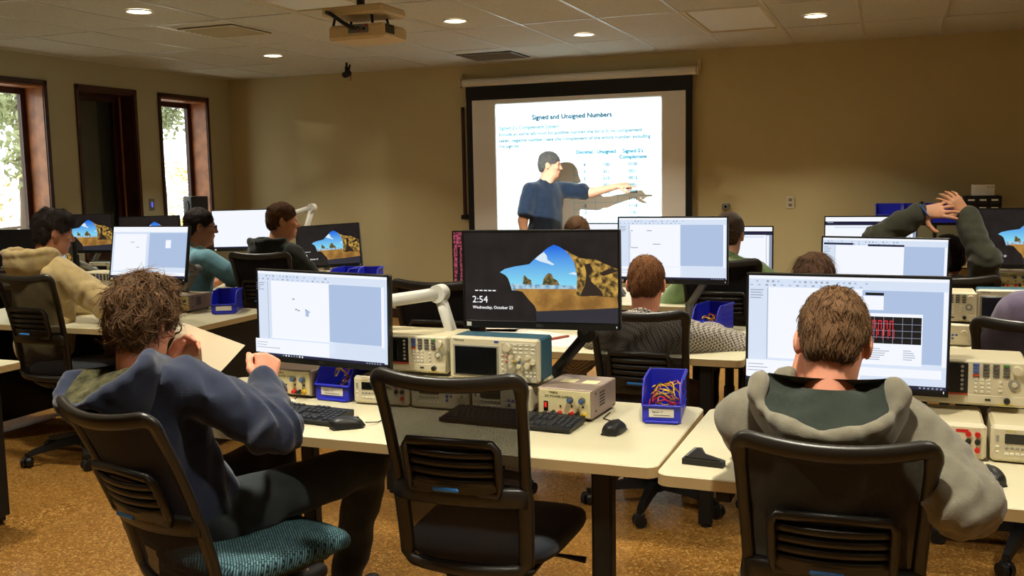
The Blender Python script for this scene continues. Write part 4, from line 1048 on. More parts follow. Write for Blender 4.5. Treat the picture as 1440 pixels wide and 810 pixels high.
def leads(label, x, y, z, rz, n, seed, r0=.045):
    t = thing('jumper_leads', label, 'wires', (x, y, z), rz, 'jumper leads in the bins'); R_ = random.Random(seed)
    for k in range(n):
        b = MB(); r = r0 * R_.uniform(.6, 1.0); c = Vector((R_.uniform(-.012, .012), R_.uniform(-.05, .02), .012 + .006 * k)); tx, ty = R_.uniform(-.5, .9), R_.uniform(-.6, .6); pts = []
        tot = R_.uniform(1.2, 2.3) * PI; a0 = R_.uniform(0, 6)
        for q in range(15):
            a = a0 + tot * q / 14; px_, py_ = r * math.cos(a), r * 1.25 * math.sin(a)
            pts.append(c + Vector((px_, py_ * .8, max(.002, abs(py_) * (.3 + tx * .5) + px_ * ty * .4 + .01 * math.sin(3 * a)))))
        b.tube(pts, .0022, 6); b.build('lead', M_w[k % 4 if k % 3 else 0], t)
    return t
def bin_(label, x, y, z, rz, wires=0, seed=1, txt=True, card=True):
    t = thing('parts_bin', label, 'storage bin', (x, y, z), rz, 'blue stackable bins'); link('shell', BINME, t)
    if card:
        c = bx('label_card', (0, -.1265, .034), (.09, .001, .026), M_paper, t, 0)
        if txt:
            b = MB(); text_into(b, 'Station 17', .0095, (-.034, -.1275, .034), 0, weight=.0003); b.box((0, -.1275, .027), (.06, .0002, .0015)); b.build('label_print', M_txtd, c)
    return t
bin_('blue bin of yellow leads at the right end of the front table', -.668, 3.03, TZ, RD(7)).scale = (.84, .92, 1)
leads('tangle of yellow and red leads in the right front bin', -.668, 3.03, TZ + .01, RD(7), 11, 3)
bin_('blue bin of red and orange leads before the navy-hooded man', -1.80, 3.02, TZ, RD(-4)); leads('tangle of red and orange leads in the left front bin', -1.80, 3.02, TZ + .01, RD(-4), 9, 8)
bin_('blue bin right of the plaid-shirted man', -.82, 4.80, TZ, RD(-12), txt=False).scale = (.9, .9, 1); leads('tangle of leads in the bin right of the plaid-shirted man', -.82, 4.80, TZ + .01, RD(-12), 7, 5, .04)
bin_('blue bin partly hidden below the waveform monitor', -.325, 3.03, TZ, RD(-3), txt=False).scale = (.84, 1, .9); leads('yellow lead loops rising from the bin below the waveform monitor', -.325, 3.03, TZ + .02, RD(-3), 6, 12, .055)
bin_('blue bin on the left bank table end', -3.70, 4.80, TZ, RD(28), txt=False)
bin_('blue bin in front of the all-white monitor', -4.55, 6.10, TZ, RD(4), txt=False)
bin_('blue bin at the right end of the far left bank table', -3.56, 6.28, TZ, RD(18), txt=False); leads('red leads in the far left bank bin', -3.56, 6.28, TZ + .01, RD(18), 6, 21, .04)
bin_('second blue bin beside the far left bank cave monitor', -3.745, 6.24, TZ, RD(2), txt=False)
bin_('blue bin left of the brown-haired student, third row', -.63, 6.1, TZ, RD(3), txt=False)
# bins and black unit on the side table at the back right
for k in range(3):
    x_ = -.05 + .22 * k
    bin_('wide blue bin %s on the side table below the back wall' % ('left', 'middle', 'right')[k], x_, 9.05, 1.06, 0, card=False).scale = (1.45, 1, 1.25)
t = thing('side_shelf', 'low dark shelf unit on the side table at the back right', 'shelf', (.32, 9.10, TZ)); bx('shelf_board', (0, 0, .31), (1.15, .34, .02), M_blackm, t)
for sx in (-1, 0, 1): bx('upright', (sx * .56, 0, .15), (.02, .34, .30), M_blackm, t)
for k in range(3): bin_('wide blue bin %s on the lower shelf at the back right' % ('left', 'middle', 'right')[k], .10 + .35 * k if k < 2 else .73, 9.06, TZ, 0, card=False).scale = (1.5, 1, 1.4)
t = thing('black_drawer_unit', 'small black unit with pale labels behind the raised arms', 'drawer unit', (.675, 9.10, 1.06), 0); bx('case', (0, 0, .11), (.28, .25, .22), M_blackm, t, .006)
for k in range(3):
    for j in range(3): d_ = bx('drawer', (-.088 + .088 * k, -.127, .045 + .066 * j), (.08, .006, .058), M_black, t, .002); bx('label_card', (-.088 + .088 * k, -.131, .055 + .066 * j), (.05, .001, .014), M_paper, d_, 0)
t = thing('paper_box', 'small white box on top of the black unit', 'box', (.68, 9.10, 1.281), RD(4)); bx('carton', (0, 0, .045), (.16, .14, .09), M_paper, t, .002); b = MB()
for k in range(2): b.box((.03 + .03 * k, -.0705, .07), (.012, .001, .006))
b.build('print_mark', M_txtd, t)
# tall dark box by the far window, on a stand
t = thing('dark_speaker', 'tall dark speaker box on a stand beside the far window', 'speaker', (-6.85, 8.45, 0), RD(-30)); bx('cabinet', (0, 0, 1.27), (.24, .18, .20), M_black, t, .008); cyl('cone', (0, -.09, 1.27), .06, .006, M_blackm, t, 20)
bx('column', (0, .02, .62), (.1, .1, 1.1), M_grey, t, .004); bx('foot', (0, 0, .02), (.34, .3, .04), M_blackm, t, .004)

# ------------------------------------------------------------------ keyboards, mice, small things
keyM = mat('keycap_black', srgb(40, 42, 48), .45, spec=.4)
kcache = {}
def keyboard(label, x, y, rz):
    t = thing('keyboard', label, 'keyboard', (x, y, TZ), rz, 'black keyboards'); W, D = .44, .135
    b = MB(); vs = [(-W / 2, -D / 2, .004), (W / 2, -D / 2, .004), (W / 2, D / 2, .006), (-W / 2, D / 2, .006), (-W / 2, -D / 2, .014), (W / 2, -D / 2, .014), (W / 2, D / 2, .026), (-W / 2, D / 2, .026)]
    b.add(vs, [(3, 2, 1, 0), (4, 5, 6, 7), (0, 1, 5, 4), (1, 2, 6, 5), (2, 3, 7, 6), (3, 0, 4, 7)]); b.box((-.18, .05, .003), (.03, .02, .006)); b.box((.18, .05, .003), (.03, .02, .006)); b.box((-.18, -.05, .002), (.03, .02, .004)); b.box((.18, -.05, .002), (.03, .02, .004)); b.build('base', M_black, t)
    sl = math.atan2(.012, D)
    def key(cx, cy, w, d=.0165):
        kk = (round(w, 4), d)
        if kk not in kcache:
            q = MB(); h = .006; q.add([(-w / 2, -d / 2, 0), (w / 2, -d / 2, 0), (w / 2, d / 2, 0), (-w / 2, d / 2, 0), (-w / 2 + .002, -d / 2 + .0025, h), (w / 2 - .002, -d / 2 + .0025, h), (w / 2 - .002, d / 2 - .001, h), (-w / 2 + .002, d / 2 - .001, h)], [(4, 5, 6, 7), (0, 1, 5, 4), (1, 2, 6, 5), (2, 3, 7, 6), (3, 0, 4, 7)]); kcache[kk] = q.mesh('key', keyM)
        link('key', kcache[kk], t, (cx, cy, .014 + (cy + D / 2) / D * .012), (sl, 0, 0))
    p = .0188; x0 = -W / 2 + .012
    ys_ = [.052, .027, .0085, -.010, -.0285, -.047]
    rowsK = [[1] * 13, [1] * 13 + [2], [1.5] + [1] * 12 + [1.5], [1.75] + [1] * 11 + [2.25], [2.25] + [1] * 10 + [2.75], [1.25, 1.25, 1.25, 6.25, 1.25, 1.25, 1.25, 1.25]]
    for j, rw in enumerate(rowsK):
        cx = x0
        for wv in rw: key(cx + wv * p / 2, ys_[j], wv * p - .0022); cx += wv * p
    xc = x0 + 15.35 * p
    for j in (0, 1, 2):
        for k in range(3): key(xc + (k + .5) * p, ys_[j], p - .0022)
    key(xc + 1.5 * p, ys_[4], p - .0022)
    for k in range(3): key(xc + (k + .5) * p, ys_[5], p - .0022)
    xn = xc + 3.3 * p
    for j in range(1, 6):
        for k in range(4):
            if j == 5 and k == 1: continue
            key(xn + (k + .5) * p, ys_[j], p - .0022)
    return t
keyboard('black keyboard right of the empty chair, under the power supply', -1.10, 2.79, RD(-3))
keyboard('black keyboard before the navy-hooded man', -1.84, 2.66, RD(-4))
def mouse(label, x, y, rz, cable):
    t = thing('mouse', label, 'mouse', (x, y, TZ), rz, 'black mice'); b = MB(); rows = []
    for j in range(13):
        v = -1 + 2 * j / 12; wv = .031 * (1 - abs(v) ** 3.2) ** .5 * (1 - .10 * (1 - v * v)) + .0003; top = .034 * (1 - abs(v * .92 + .12) ** 2.6) ** .6 if abs(v * .92 + .12) < 1 else .001
        rows.append([(wv * math.sin(a), v * .056, .004 + top * math.cos(a) ** .8 if math.cos(a) > 1e-6 else .003) for a in [(-PI / 2 + PI * k / 12) for k in range(13)]])
    b.grid(rows, 0, True, True); b.build('shell', M_black, t)
    b = MB(); b.cone((-.004, .03, .026), (.004, .03, .026), .008, n=14); b.build('wheel', M_btnd, t)
    b = MB(); b.box((0, 0, .003), (.05, .095, .005), .002); b.build('base', M_blackm, t)
    iv = Matrix.Rotation(-rz, 3, 'Z'); b = MB(); b.tube([iv @ (Vector(p) - Vector((x, y, TZ))) for p in cable], .0018, 6); b.build('cable', M_blackm, t)
mouse('black mouse beside the blue bin on the front table', -.765, 2.775, RD(-6), [(-.760, 2.83, .752), (-.775, 2.87, .745), (-.815, 2.90, .743), (-.84, 2.92, .743), (-.84, 3.0, .743)])
mouse('black mouse at the right hand of the navy-hooded man', -1.565, 2.585, RD(-52), [(-1.522, 2.62, .752), (-1.50, 2.66, .745), (-1.502, 2.74, .743), (-1.55, 2.82, .743), (-1.60, 2.86, .745)])
mouse('black mouse at the elbow of the grey-hooded man', .235, 2.60, RD(10), [(.228, 2.655, .75), (.22, 2.7, .743), (.24, 2.74, .743)])
t = thing('phone', 'black phone lying by the grey-hooded man', 'phone', (-.455, 2.555, TZ), RD(-6)); b = MB(); b.prism([(-.05, -.045), (.06, -.045), (.06, -.02), (-.005, .02), (-.03, .075), (-.05, .07)], 0, .016); b.build('body', M_black, t); b = MB(); b.prism([(-.044, -.036), (.05, -.036), (-.004, .008), (-.036, .06)], .016, .018); b.build('glossy_face', M_dark, t); bx('chrome_edge', (-.043, .02, .017), (.004, .09, .003), M_steel, t, 0)
t = thing('marker_pen', 'pale pen lying behind the keyboard of the navy-hooded man', 'pen', (-1.95, 2.80, TZ + .008), RD(25)); b = MB(); b.cone((-.05, 0, 0), (.045, 0, 0), .008, n=12); b.build('barrel', M_white, t); b = MB(); b.cone((-.052, 0, 0), (-.075, 0, 0), .0075, .006, n=12); b.build('cap', M_black, t)
t = thing('red_folder', 'red folder lying open under the cave monitor, second row', 'folder', (-1.58, 4.38, TZ), RD(-24)); bx('cover', (0, 0, .006), (.26, .16, .010), mat('red_cover', srgb(140, 52, 30), .5), t, .002); bx('pages', (0, 0, .013), (.24, .14, .004), M_paper, t, .001)
for k, (x_, y_, r_, l_) in enumerate(((-1.78, 4.42, .3, 'white sheet left of the red folder'), (-1.42, 4.30, -.3, 'white sheet right of the red folder'), (-1.86, 4.62, .1, 'white sheet behind the red folder'))):
    b = MB(); b.box((0, 0, .001), (.21, .297, .0015)); o = b.build('paper_sheet', M_paper, None, (x_, y_, TZ), (0, 0, r_)); tag(o, l_, 'paper', 'loose sheets, second row')
t = thing('drink_bottle', 'small bottle with a red cap beside the brown-haired student', 'bottle', (-.515, 5.98, TZ)); b = MB(); b.lathe([(0, 0), (.032, .002), (.034, .02), (.034, .13), (.022, .165), (.014, .18), (.014, .19)], 18); b.build('bottle_body', mat('bottle_clear', srgb(180, 190, 190), .15, spec=.6), t); b = MB(); b.cone((0, 0, .188), (0, 0, .215), .018, n=16); b.build('cap', M_red, t)
t = thing('usb_lead', 'yellow-tipped lead clipped to the power supply, front left', 'cable', (-1.88, 2.87, TZ)); b = MB(); b.tube([(-.045, .03, .03), (-.03, -.03, .025), (-.035, -.07, .005), (-.01, -.11, .003), (.0, -.15, .003)], .0018, 6); b.build('wire', M_blackm, t); b = MB(); b.box((-.045, .032, .03), (.014, .014, .01), .002); b.build('clip', M_yel, t)
# ------------------------------------------------------------------ people: one smooth surface per body, from blended volumes
def V3(*a): return np.array(a, dtype=float)
def rotm(ax, a):
    c, s = math.cos(a), math.sin(a)
    return np.array({'X': [[1, 0, 0], [0, c, -s], [0, s, c]], 'Y': [[c, 0, s], [0, 1, 0], [-s, 0, c]], 'Z': [[c, -s, 0], [s, c, 0], [0, 0, 1]]}[ax], float)
def surface_nets(D, o, h):
    nx, ny, nz = D.shape; S = D < 0
    c = np.zeros((nx - 1, ny - 1, nz - 1), np.int8)
    for dx in (0, 1):
        for dy in (0, 1):
            for dz in (0, 1): c += S[dx:nx - 1 + dx, dy:ny - 1 + dy, dz:nz - 1 + dz]
    act = (c > 0) & (c < 8); I = np.argwhere(act); n = len(I)
    idx = -np.ones(act.shape, np.int64); idx[act] = np.arange(n)
    acc = np.zeros((n, 3)); cnt = np.zeros(n)
    cr = [(x, y, z) for x in (0, 1) for y in (0, 1) for z in (0, 1)]
    for a in cr:
        for ax in range(3):
            if a[ax]: continue
            b = list(a); b[ax] = 1
            da = D[I[:, 0] + a[0], I[:, 1] + a[1], I[:, 2] + a[2]]; db = D[I[:, 0] + b[0], I[:, 1] + b[1], I[:, 2] + b[2]]
            m = (da < 0) != (db < 0); t = np.where(m, da / np.where(m, da - db, 1), 0)
            p = np.tile(np.array(a, float), (n, 1)); p[:, ax] += t
            acc[m] += p[m]; cnt[m] += 1
    P = (I + acc / cnt[:, None]) * h + o
    F = []
    for ax in range(3):
        o1, o2 = [(1, 2), (2, 0), (0, 1)][ax]
        sl = [slice(None)] * 3; sl2 = [slice(None)] * 3
        sl[ax] = slice(0, -1); sl2[ax] = slice(1, None)
        A = S[tuple(sl)]; B = S[tuple(sl2)]; E = np.argwhere(A != B)
        m = (E[:, o1] > 0) & (E[:, o2] > 0) & (E[:, o1] < D.shape[o1] - 1) & (E[:, o2] < D.shape[o2] - 1); E = E[m]
        ins = A[E[:, 0], E[:, 1], E[:, 2]]
        q = []
        for d1, d2 in ((-1, -1), (0, -1), (0, 0), (-1, 0)):
            e = E.copy(); e[:, o1] += d1; e[:, o2] += d2; q.append(idx[e[:, 0], e[:, 1], e[:, 2]])
        q = np.stack(q, 1); q = np.where(ins[:, None], q, q[:, ::-1]); F.append(q)
    return P, np.concatenate(F)
def C(a, b, ra, rb=None, k=.02, op='+'): return ('c', np.asarray(a, float), np.asarray(b, float), ra, ra if rb is None else rb, k, op)
def EL(c, r, R=None, k=.02, op='+'): return ('e', np.asarray(c, float), np.asarray(r, float), np.eye(3) if R is None else R, k, op)
def HS(p, n, k=.004): return ('h', np.asarray(p, float), np.asarray(n, float) / np.linalg.norm(n), k, '-')   # cut away the side n points to
def prim_eval(p, G):
    if p[0] == 'c':
        a, b, ra, rb = p[1:5]; ab = b - a; L = max(ab @ ab, 1e-12); q = G - a; t = np.clip((q @ ab) / L, 0, 1)
        return np.linalg.norm(q - t[..., None] * ab, axis=-1) - (ra + (rb - ra) * t)
    if p[0] == 'e':
        c, r, R = p[1:4]; q = (G - c) @ R; k0 = np.linalg.norm(q / r, axis=-1); k1 = np.linalg.norm(q / (r * r), axis=-1)
        return k0 * (k0 - 1) / np.maximum(k1, 1e-9)
    return (p[1] - G) @ p[2]
def sdf_mesh(prims, h, noise=None, inflate=0.0):
    lo = np.full(3, 1e9); hi = -lo
    for p in prims:
        if p[-1] != '+': continue
        if p[0] == 'c': r = max(p[3], p[4]); pts = [p[1] - r, p[2] - r, p[1] + r, p[2] + r]
        else: r = p[2].max(); pts = [p[1] - r, p[1] + r]
        for q in pts: lo = np.minimum(lo, q); hi = np.maximum(hi, q)
    lo -= inflate + .02 + 2 * h; hi += inflate + .02 + 2 * h
    N = np.ceil((hi - lo) / h).astype(int) + 1
    ax = [lo[i] + h * np.arange(N[i]) for i in range(3)]
    D = np.full(N, .08)
    for p in prims:
        k = p[-2]
        if p[0] == 'h': i0, i1 = np.zeros(3, int), N
        else:
            if p[0] == 'c': r = max(p[3], p[4]); l_, h_ = np.minimum(p[1], p[2]) - r, np.maximum(p[1], p[2]) + r
            else: r = p[2].max(); l_, h_ = p[1] - r, p[1] + r
            mg = inflate + k + .02
            i0 = np.clip(np.floor((l_ - mg - lo) / h).astype(int), 0, N); i1 = np.clip(np.ceil((h_ + mg - lo) / h).astype(int) + 1, 0, N)
        if np.any(i1 <= i0): continue
        G = np.stack(np.meshgrid(*[ax[i][i0[i]:i1[i]] for i in range(3)], indexing='ij'), -1)
        d = prim_eval(p, G); sl = tuple(slice(i0[i], i1[i]) for i in range(3)); o = D[sl]
        if p[-1] == '+':
            d = d - inflate; q = np.maximum(k - np.abs(o - d), 0) / k; D[sl] = np.minimum(o, d) - q * q * k * .25
        else:
            d = -d; q = np.maximum(k - np.abs(o - d), 0) / k; D[sl] = np.maximum(o, d) + q * q * k * .25
    if noise is not None:
        G = np.stack(np.meshgrid(*ax, indexing='ij'), -1); m = np.abs(D) < .03; D[m] += noise(G[m])
    D[0] = D[-1] = .05; D[:, 0] = D[:, -1] = .05; D[:, :, 0] = D[:, :, -1] = .05
    return surface_nets(D, lo, h)
def wr_noise(seed, amp, freq):
    R_ = np.random.RandomState(seed); K = R_.normal(size=(7, 3)) * freq * np.array([1, 1, .8]); K2 = R_.normal(size=(7, 3)) * freq * .45; ph = R_.uniform(0, 6.28, 7); ph2 = R_.uniform(0, 6.28, 7)
    def f(P):
        s = 0
        for i in range(7): s = s + np.sin(P @ K[i] + ph[i] + 1.8 * np.sin(P @ K2[i] + ph2[i]))
        return amp * s / 2.6
    return f
def np_mesh(name, parts, mats):
    vs = []; fs = []; mi = []; o = 0
    for k, (P, F) in enumerate(parts):
        vs.append(P); fs.append(F + o); o += len(P); mi += [k if len(mats) > 1 else 0] * len(F)
    vs = np.concatenate(vs); fs = np.concatenate(fs)
    me = bpy.data.meshes.new(name); me.from_pydata(vs.tolist(), [], fs.tolist())
    for m in mats: me.materials.append(m)
    if len(mats) > 1: me.polygons.foreach_set('material_index', mi)
    me.polygons.foreach_set('use_smooth', [True] * len(fs)); me.update(); return me
def relax(P, F, it=2):
    for _ in range(it):
        acc = np.zeros_like(P); cnt = np.zeros(len(P))
        for a, b in ((0, 1), (1, 2), (2, 3), (3, 0)):
            np.add.at(acc, F[:, a], P[F[:, b]]); np.add.at(cnt, F[:, a], 1); np.add.at(acc, F[:, b], P[F[:, a]]); np.add.at(cnt, F[:, b], 1)
        P = P * .4 + .6 * acc / np.maximum(cnt, 1)[:, None]
    return P, F
def ik(S, W, l1, l2, pole):
    S, W, pole = map(lambda q: np.asarray(q, float), (S, W, pole)); d = W - S; L = np.linalg.norm(d)
    if L > (l1 + l2) * .985: s = L / ((l1 + l2) * .985); l1 *= s; l2 *= s
    u = d / L; a = (l1 * l1 - l2 * l2 + L * L) / (2 * L); hh = math.sqrt(max(l1 * l1 - a * a, 0)); v = pole - S; v = v - u * (v @ u); v /= max(np.linalg.norm(v), 1e-6)
    return S + u * a + v * hh
def unit(v): v = np.asarray(v, float); return v / np.linalg.norm(v)
def hand_prims(W, d, n, side, curl=(25, 25, 28, 32), spread=6, thumb=25, base=0):
    """W wrist, d finger direction, n back-of-hand normal, side +1 thumb towards d x n"""
    d = unit(d); n = np.asarray(n, float); n = unit(n - d * (n @ d)); t = np.cross(d, n) * side; pr = []
    pr.append(C(W - d * .05, W + d * .01, .026, .024, .012))
    offs = (.030, .010, -.010, -.029); lens = (.072, .080, .074, .058); rad = (.0092, .0095, .009, .0080); kl = (.092, .095, .090, .083)
    for i in range(4):
        K = W + d * kl[i] + t * offs[i] - n * .002 * abs(i - 1.2); pr.append(C(W + t * offs[i] * .55, K, .017, .0125, .014))
        a = math.radians(spread * (1.2 - i)); f = d * math.cos(a) + t * math.sin(a); p = K; ang = math.radians(base)
        for q, fr in enumerate((.46, .30, .24)):
            ang += math.radians(curl[i] * (1.0, 1.15, .7)[q]); dr = f * math.cos(ang) - n * math.sin(ang); e = p + dr * lens[i] * fr * 1.05
            pr.append(C(p, e, rad[i] * (1.06 - .1 * q), rad[i] * (.98 - .12 * q), .006)); p = e
    a = math.radians(thumb); T0 = W + d * .022 + t * .024 - n * .008; u = unit(d * math.cos(a + .45) + t * math.sin(a + .45) - n * .35); T1 = T0 + u * .042; u2 = unit(d * math.cos(a) + t * math.sin(a) - n * .35); T2 = T1 + u2 * .032; u3 = unit(d * math.cos(a * .6) + t * math.sin(a * .6) - n * .4)
    pr += [C(T0, T1, .0155, .0125, .012), C(T1, T2, .0118, .0105, .006), C(T2, T2 + u3 * .024, .0105, .0085, .005)]
    return pr

M_skin = mat('skin', srgb(206, 150, 116), .55, spec=.35, sss=.12, var=.08, vscale=14)
M_skin_d = mat('skin_tan', srgb(168, 112, 80), .55, spec=.35, sss=.1, var=.08, vscale=14)
M_skin_f = mat('skin_fair', srgb(220, 150, 122), .55, spec=.35, sss=.12, var=.10, vscale=14)
def cloth(name, col, col2=None, var=.12, vs=26, rough=.9, bump=.25):
    return mat(name, col, rough, spec=.15, sheen=.25, bump=bump, bscale=420, var=var, vscale=vs, var2=col2)
def hair_material(name, dark, light):
    m = bpy.data.materials.new(name); m.use_nodes = True; n = m.node_tree.nodes; l = m.node_tree.links; p = n['Principled BSDF']
    p.inputs['Roughness'].default_value = .72; p.inputs['Specular IOR Level'].default_value = .22
    g = n.new('ShaderNodeNewGeometry'); tc = n.new('ShaderNodeTexCoord'); ns = n.new('ShaderNodeTexNoise'); ns.inputs['Scale'].default_value = 90; l.new(tc.outputs['Object'], ns.inputs['Vector'])
    ad = n.new('ShaderNodeMath'); ad.operation = 'MULTIPLY_ADD'; l.new(ns.outputs['Fac'], ad.inputs[0]); ad.inputs[1].default_value = .8; ad.inputs[2].default_value = -.15
    ad2 = n.new('ShaderNodeMath'); ad2.operation = 'MULTIPLY_ADD'; l.new(g.outputs['Random Per Island'], ad2.inputs[0]); ad2.inputs[1].default_value = .75; l.new(ad.outputs[0], ad2.inputs[2])
    r = n.new('ShaderNodeValToRGB'); r.color_ramp.elements[0].color = dark; r.color_ramp.elements[1].color = light; l.new(ad2.outputs[0], r.inputs[0]); l.new(r.outputs[0], p.inputs['Base Color'])
    return m
H_brown = hair_material('hair_brown', srgb(36, 24, 14), srgb(112, 80, 48)); H_auburn = hair_material('hair_auburn', srgb(50, 28, 14), srgb(122, 78, 42)); H_dark = hair_material('hair_dark', srgb(12, 9, 8), srgb(44, 32, 26)); H_mid = hair_material('hair_mid_brown', srgb(40, 24, 14), srgb(98, 66, 40)); H_grey = hair_material('hair_grey_brown', srgb(40, 36, 34), srgb(108, 100, 92))

def strands(P, F, Hc, Hm, n, length, lift, messy, seed, zmin=-.08, width=.0016, whorl=(0, -.03, .11)):
    """thin tapered locks lying over the hair surface, as one mesh"""
    R_ = np.random.RandomState(seed); nrm = np.cross(P[F[:, 1]] - P[F[:, 0]], P[F[:, 2]] - P[F[:, 0]]); cen = P[F].mean(1); ar = np.linalg.norm(nrm, axis=1); nrm = nrm / np.maximum(ar, 1e-12)[:, None]
    ok = ar > 1e-10; w = ar * ok; ch = R_.choice(len(F), n, p=w / w.sum()); vs = []; fs = []; W0 = Hm @ np.array(whorl) + Hc; up = Hm[:, 2]
    for c in ch:
        p = cen[c] + R_.normal(size=3) * .002; nn = nrm[c]
        if nn @ (p - Hc) < 0: continue
        r = p - W0; r = r - nn * (r @ nn); d = r / max(np.linalg.norm(r), 1e-5) - up * .35; d = d - nn * (d @ nn); d = d / max(np.linalg.norm(d), 1e-5)
        d = d + R_.normal(size=3) * messy; d = d - nn * (d @ nn) * .8; d = d / np.linalg.norm(d); sd = np.cross(d, nn); sd /= max(np.linalg.norm(sd), 1e-6)
        L = length * R_.uniform(.55, 1.15); cu = R_.normal() * messy * .8; li = lift * R_.uniform(.3, 1.3); o = len(vs); q = p - nn * .003
        S = 4
        for k in range(S + 1):
            f = k / S; pt = q + d * L * f + nn * li * math.sin(min(f * 2.2, 1.57) ) * (1 - .35 * f) + sd * cu * L * f * f - nn * ((L * f) ** 2 / .19); ww = width * (1 - .8 * f)
            vs += [pt - sd * ww, pt + nn * ww * .8, pt + sd * ww]
        for k in range(S):
            a = o + 3 * k; fs += [(a, a + 1, a + 4, a + 3), (a + 1, a + 2, a + 5, a + 4), (a + 2, a, a + 3, a + 5)]
    return vs, fs

PEOPLE = {}
def person(label, loc, rz, hz=.54, lean=0.0, side=0.0, twist=0.0, head=(0, 0, 0), hands=None, poles=None, legs=None, skin=None, top=None, top_kind='hoodie', lining=None, legm=None, hair=None, hstyle='short', hseed=1, h=.010, hh=.0055, glasses=False, cap=None, standing=False, infl=.016, wr=.006, handpose=None, neck_fwd=.015, hscale=1.0, watch=None, hood=None, belt=None, shoe=True, bare=False, slump=0.0, tl=1.0, neck_up=.055, elbows=None):
    name = 'person'; skin = skin or M_skin; L2W = Matrix.Translation(loc) @ Matrix.Rotation(rz, 4, 'Z'); W2L = np.array(L2W.inverted())
    def wl(p): return (W2L @ np.append(np.asarray(p, float), 1))[:3]
    P = V3(0, 0, hz); T = rotm('Z', twist) @ rotm('Y', side) @ rotm('X', -lean); ch = lambda x, y, z: P + T @ V3(x, y, z * tl)
    T2 = rotm('Z', twist) @ rotm('Y', side) @ rotm('X', -lean - slump)
    mid = ch(0, 0, .25); c2 = lambda x, y, z: mid + T2 @ V3(x, y, (z - .25) * tl)
    NB = c2(0, -.005, .50); Hm = rotm('Z', head[0]) @ rotm('X', -head[1]) @ rotm('Y', head[2]); Hc = NB + T2 @ V3(0, neck_fwd, neck_up) + Hm @ V3(0, .022, .118)
    Hp = lambda x, y, z: Hc + Hm @ (V3(x, y, z) * hscale)
    sh = {s: c2(sg * .178, 0, .435) for s, sg in (('R', 1), ('L', -1))}
    hands = hands or {}; poles = poles or {}; arms = {}
    for s, sg in (('R', 1), ('L', -1)):
        Wt = wl(hands[s]) if s in hands else V3(sg * .16, .42, .80 if not standing else hz - .12)
        if standing and s not in hands: Wt = V3(sg * .27, .06, hz - .10)
        pole = wl(poles[s]) if s in poles else sh[s] + V3(sg * .25, -.25, -.5)
        arms[s] = (sh[s], wl(elbows[s]) if elbows and s in elbows else ik(sh[s], Wt, .285, .255, pole), Wt)
    lg = {}
    for s, sg in (('R', 1), ('L', -1)):
        hp = P + V3(sg * .092, .015, -.005)
        if legs and s in legs: kn, an = wl(legs[s][0]), wl(legs[s][1])
        elif standing: kn, an = V3(sg * .10, .03, .50), V3(sg * .11, -.01, .085)
        else: kn, an = V3(sg * .13, .43, hz + .01), V3(sg * .13, .40, .09)
        lg[s] = (hp, kn, an)
    # ---- clothing volumes
    def torso(pr):
        pr += [EL(ch(0, -.005, .03), (.168, .128, .115), T, .05), EL(ch(0, .015, .17), (.150, .115, .16), T, .06), EL(c2(0, .008, .335), (.162, .112, .165), T2, .05), C(c2(-.125, -.004, .435), c2(.125, -.004, .435), .062, k=.05), C(c2(0, -.01, .46), c2(0, -.005, .50), .062 if top_kind != 'hoodie' else .045, .054 if top_kind != 'hoodie' else .035, k=.04)]
    def armp(pr, full=True, upto=1.0):
        for s in 'RL':
            S, E_, W = arms[s]; pr.append(C(S, E_ if full else S + (E_ - S) * upto, .060, .052 if full else .060, .045))
            if full: pr.append(C(E_, W - unit(W - E_) * .012, .050, .036, .03))
    bodyp = []; torso(bodyp)
    topp = []; torso(topp)
    if top_kind in ('hoodie', 'shirt'): armp(topp)
    else: armp(topp, False, .72)
    neck_cut = C(NB - T2 @ V3(0, 0, .02), Hc, .052 if top_kind != 'hoodie' else .105, k=.012, op='-')
    nz = wr_noise(hseed + 3, wr, 26)
    # folds ringed around the elbows
    def noise_cl(Q):
        v = nz(Q)
        for s in 'RL':
            S, E_, W = arms[s]; ax = unit(W - S); r = np.linalg.norm(Q - E_, axis=-1); u = (Q - E_) @ ax; v = v + wr * .9 * np.exp(-(r / .15) ** 2) * np.sin(u * 110 + 30 * ((Q - E_) @ T[:, 0]) + 3 * np.sin(40 * ((Q - E_) @ T[:, 1])))
        return v
    low = [HS(ch(0, 0, -.075), T @ V3(0, 0, -1) if not standing else V3(0, 0, -1))]
    tp = topp + [neck_cut] + low
    Pc, Fc = sdf_mesh(tp, h, noise_cl, infl)
    Pc, Fc = relax(Pc, Fc, 1)
    # ---- body: coarse trunk and limbs, fine head, fine hands in one mesh
    for s in 'RL':
        S, E_, W = arms[s]; bodyp += [C(S, E_, .050, .042, .03), C(E_, W, .044, .029, .03)]
        hp, kn, an = lg[s]; bodyp += [C(hp, kn, .078, .055, .04), C(kn, an, .052, .032, .03), C(an, an + V3(0, .11, -.05), .026, .018, .02)]
    bodyp.append(C(NB - T2 @ V3(0, 0, .04), Hc + Hm @ V3(0, -.02, -.05), .056, .052, .04))
    bparts = [relax(*sdf_mesh(bodyp, .014 if not bare else .009, None, -.004 if not bare else 0), 2)]
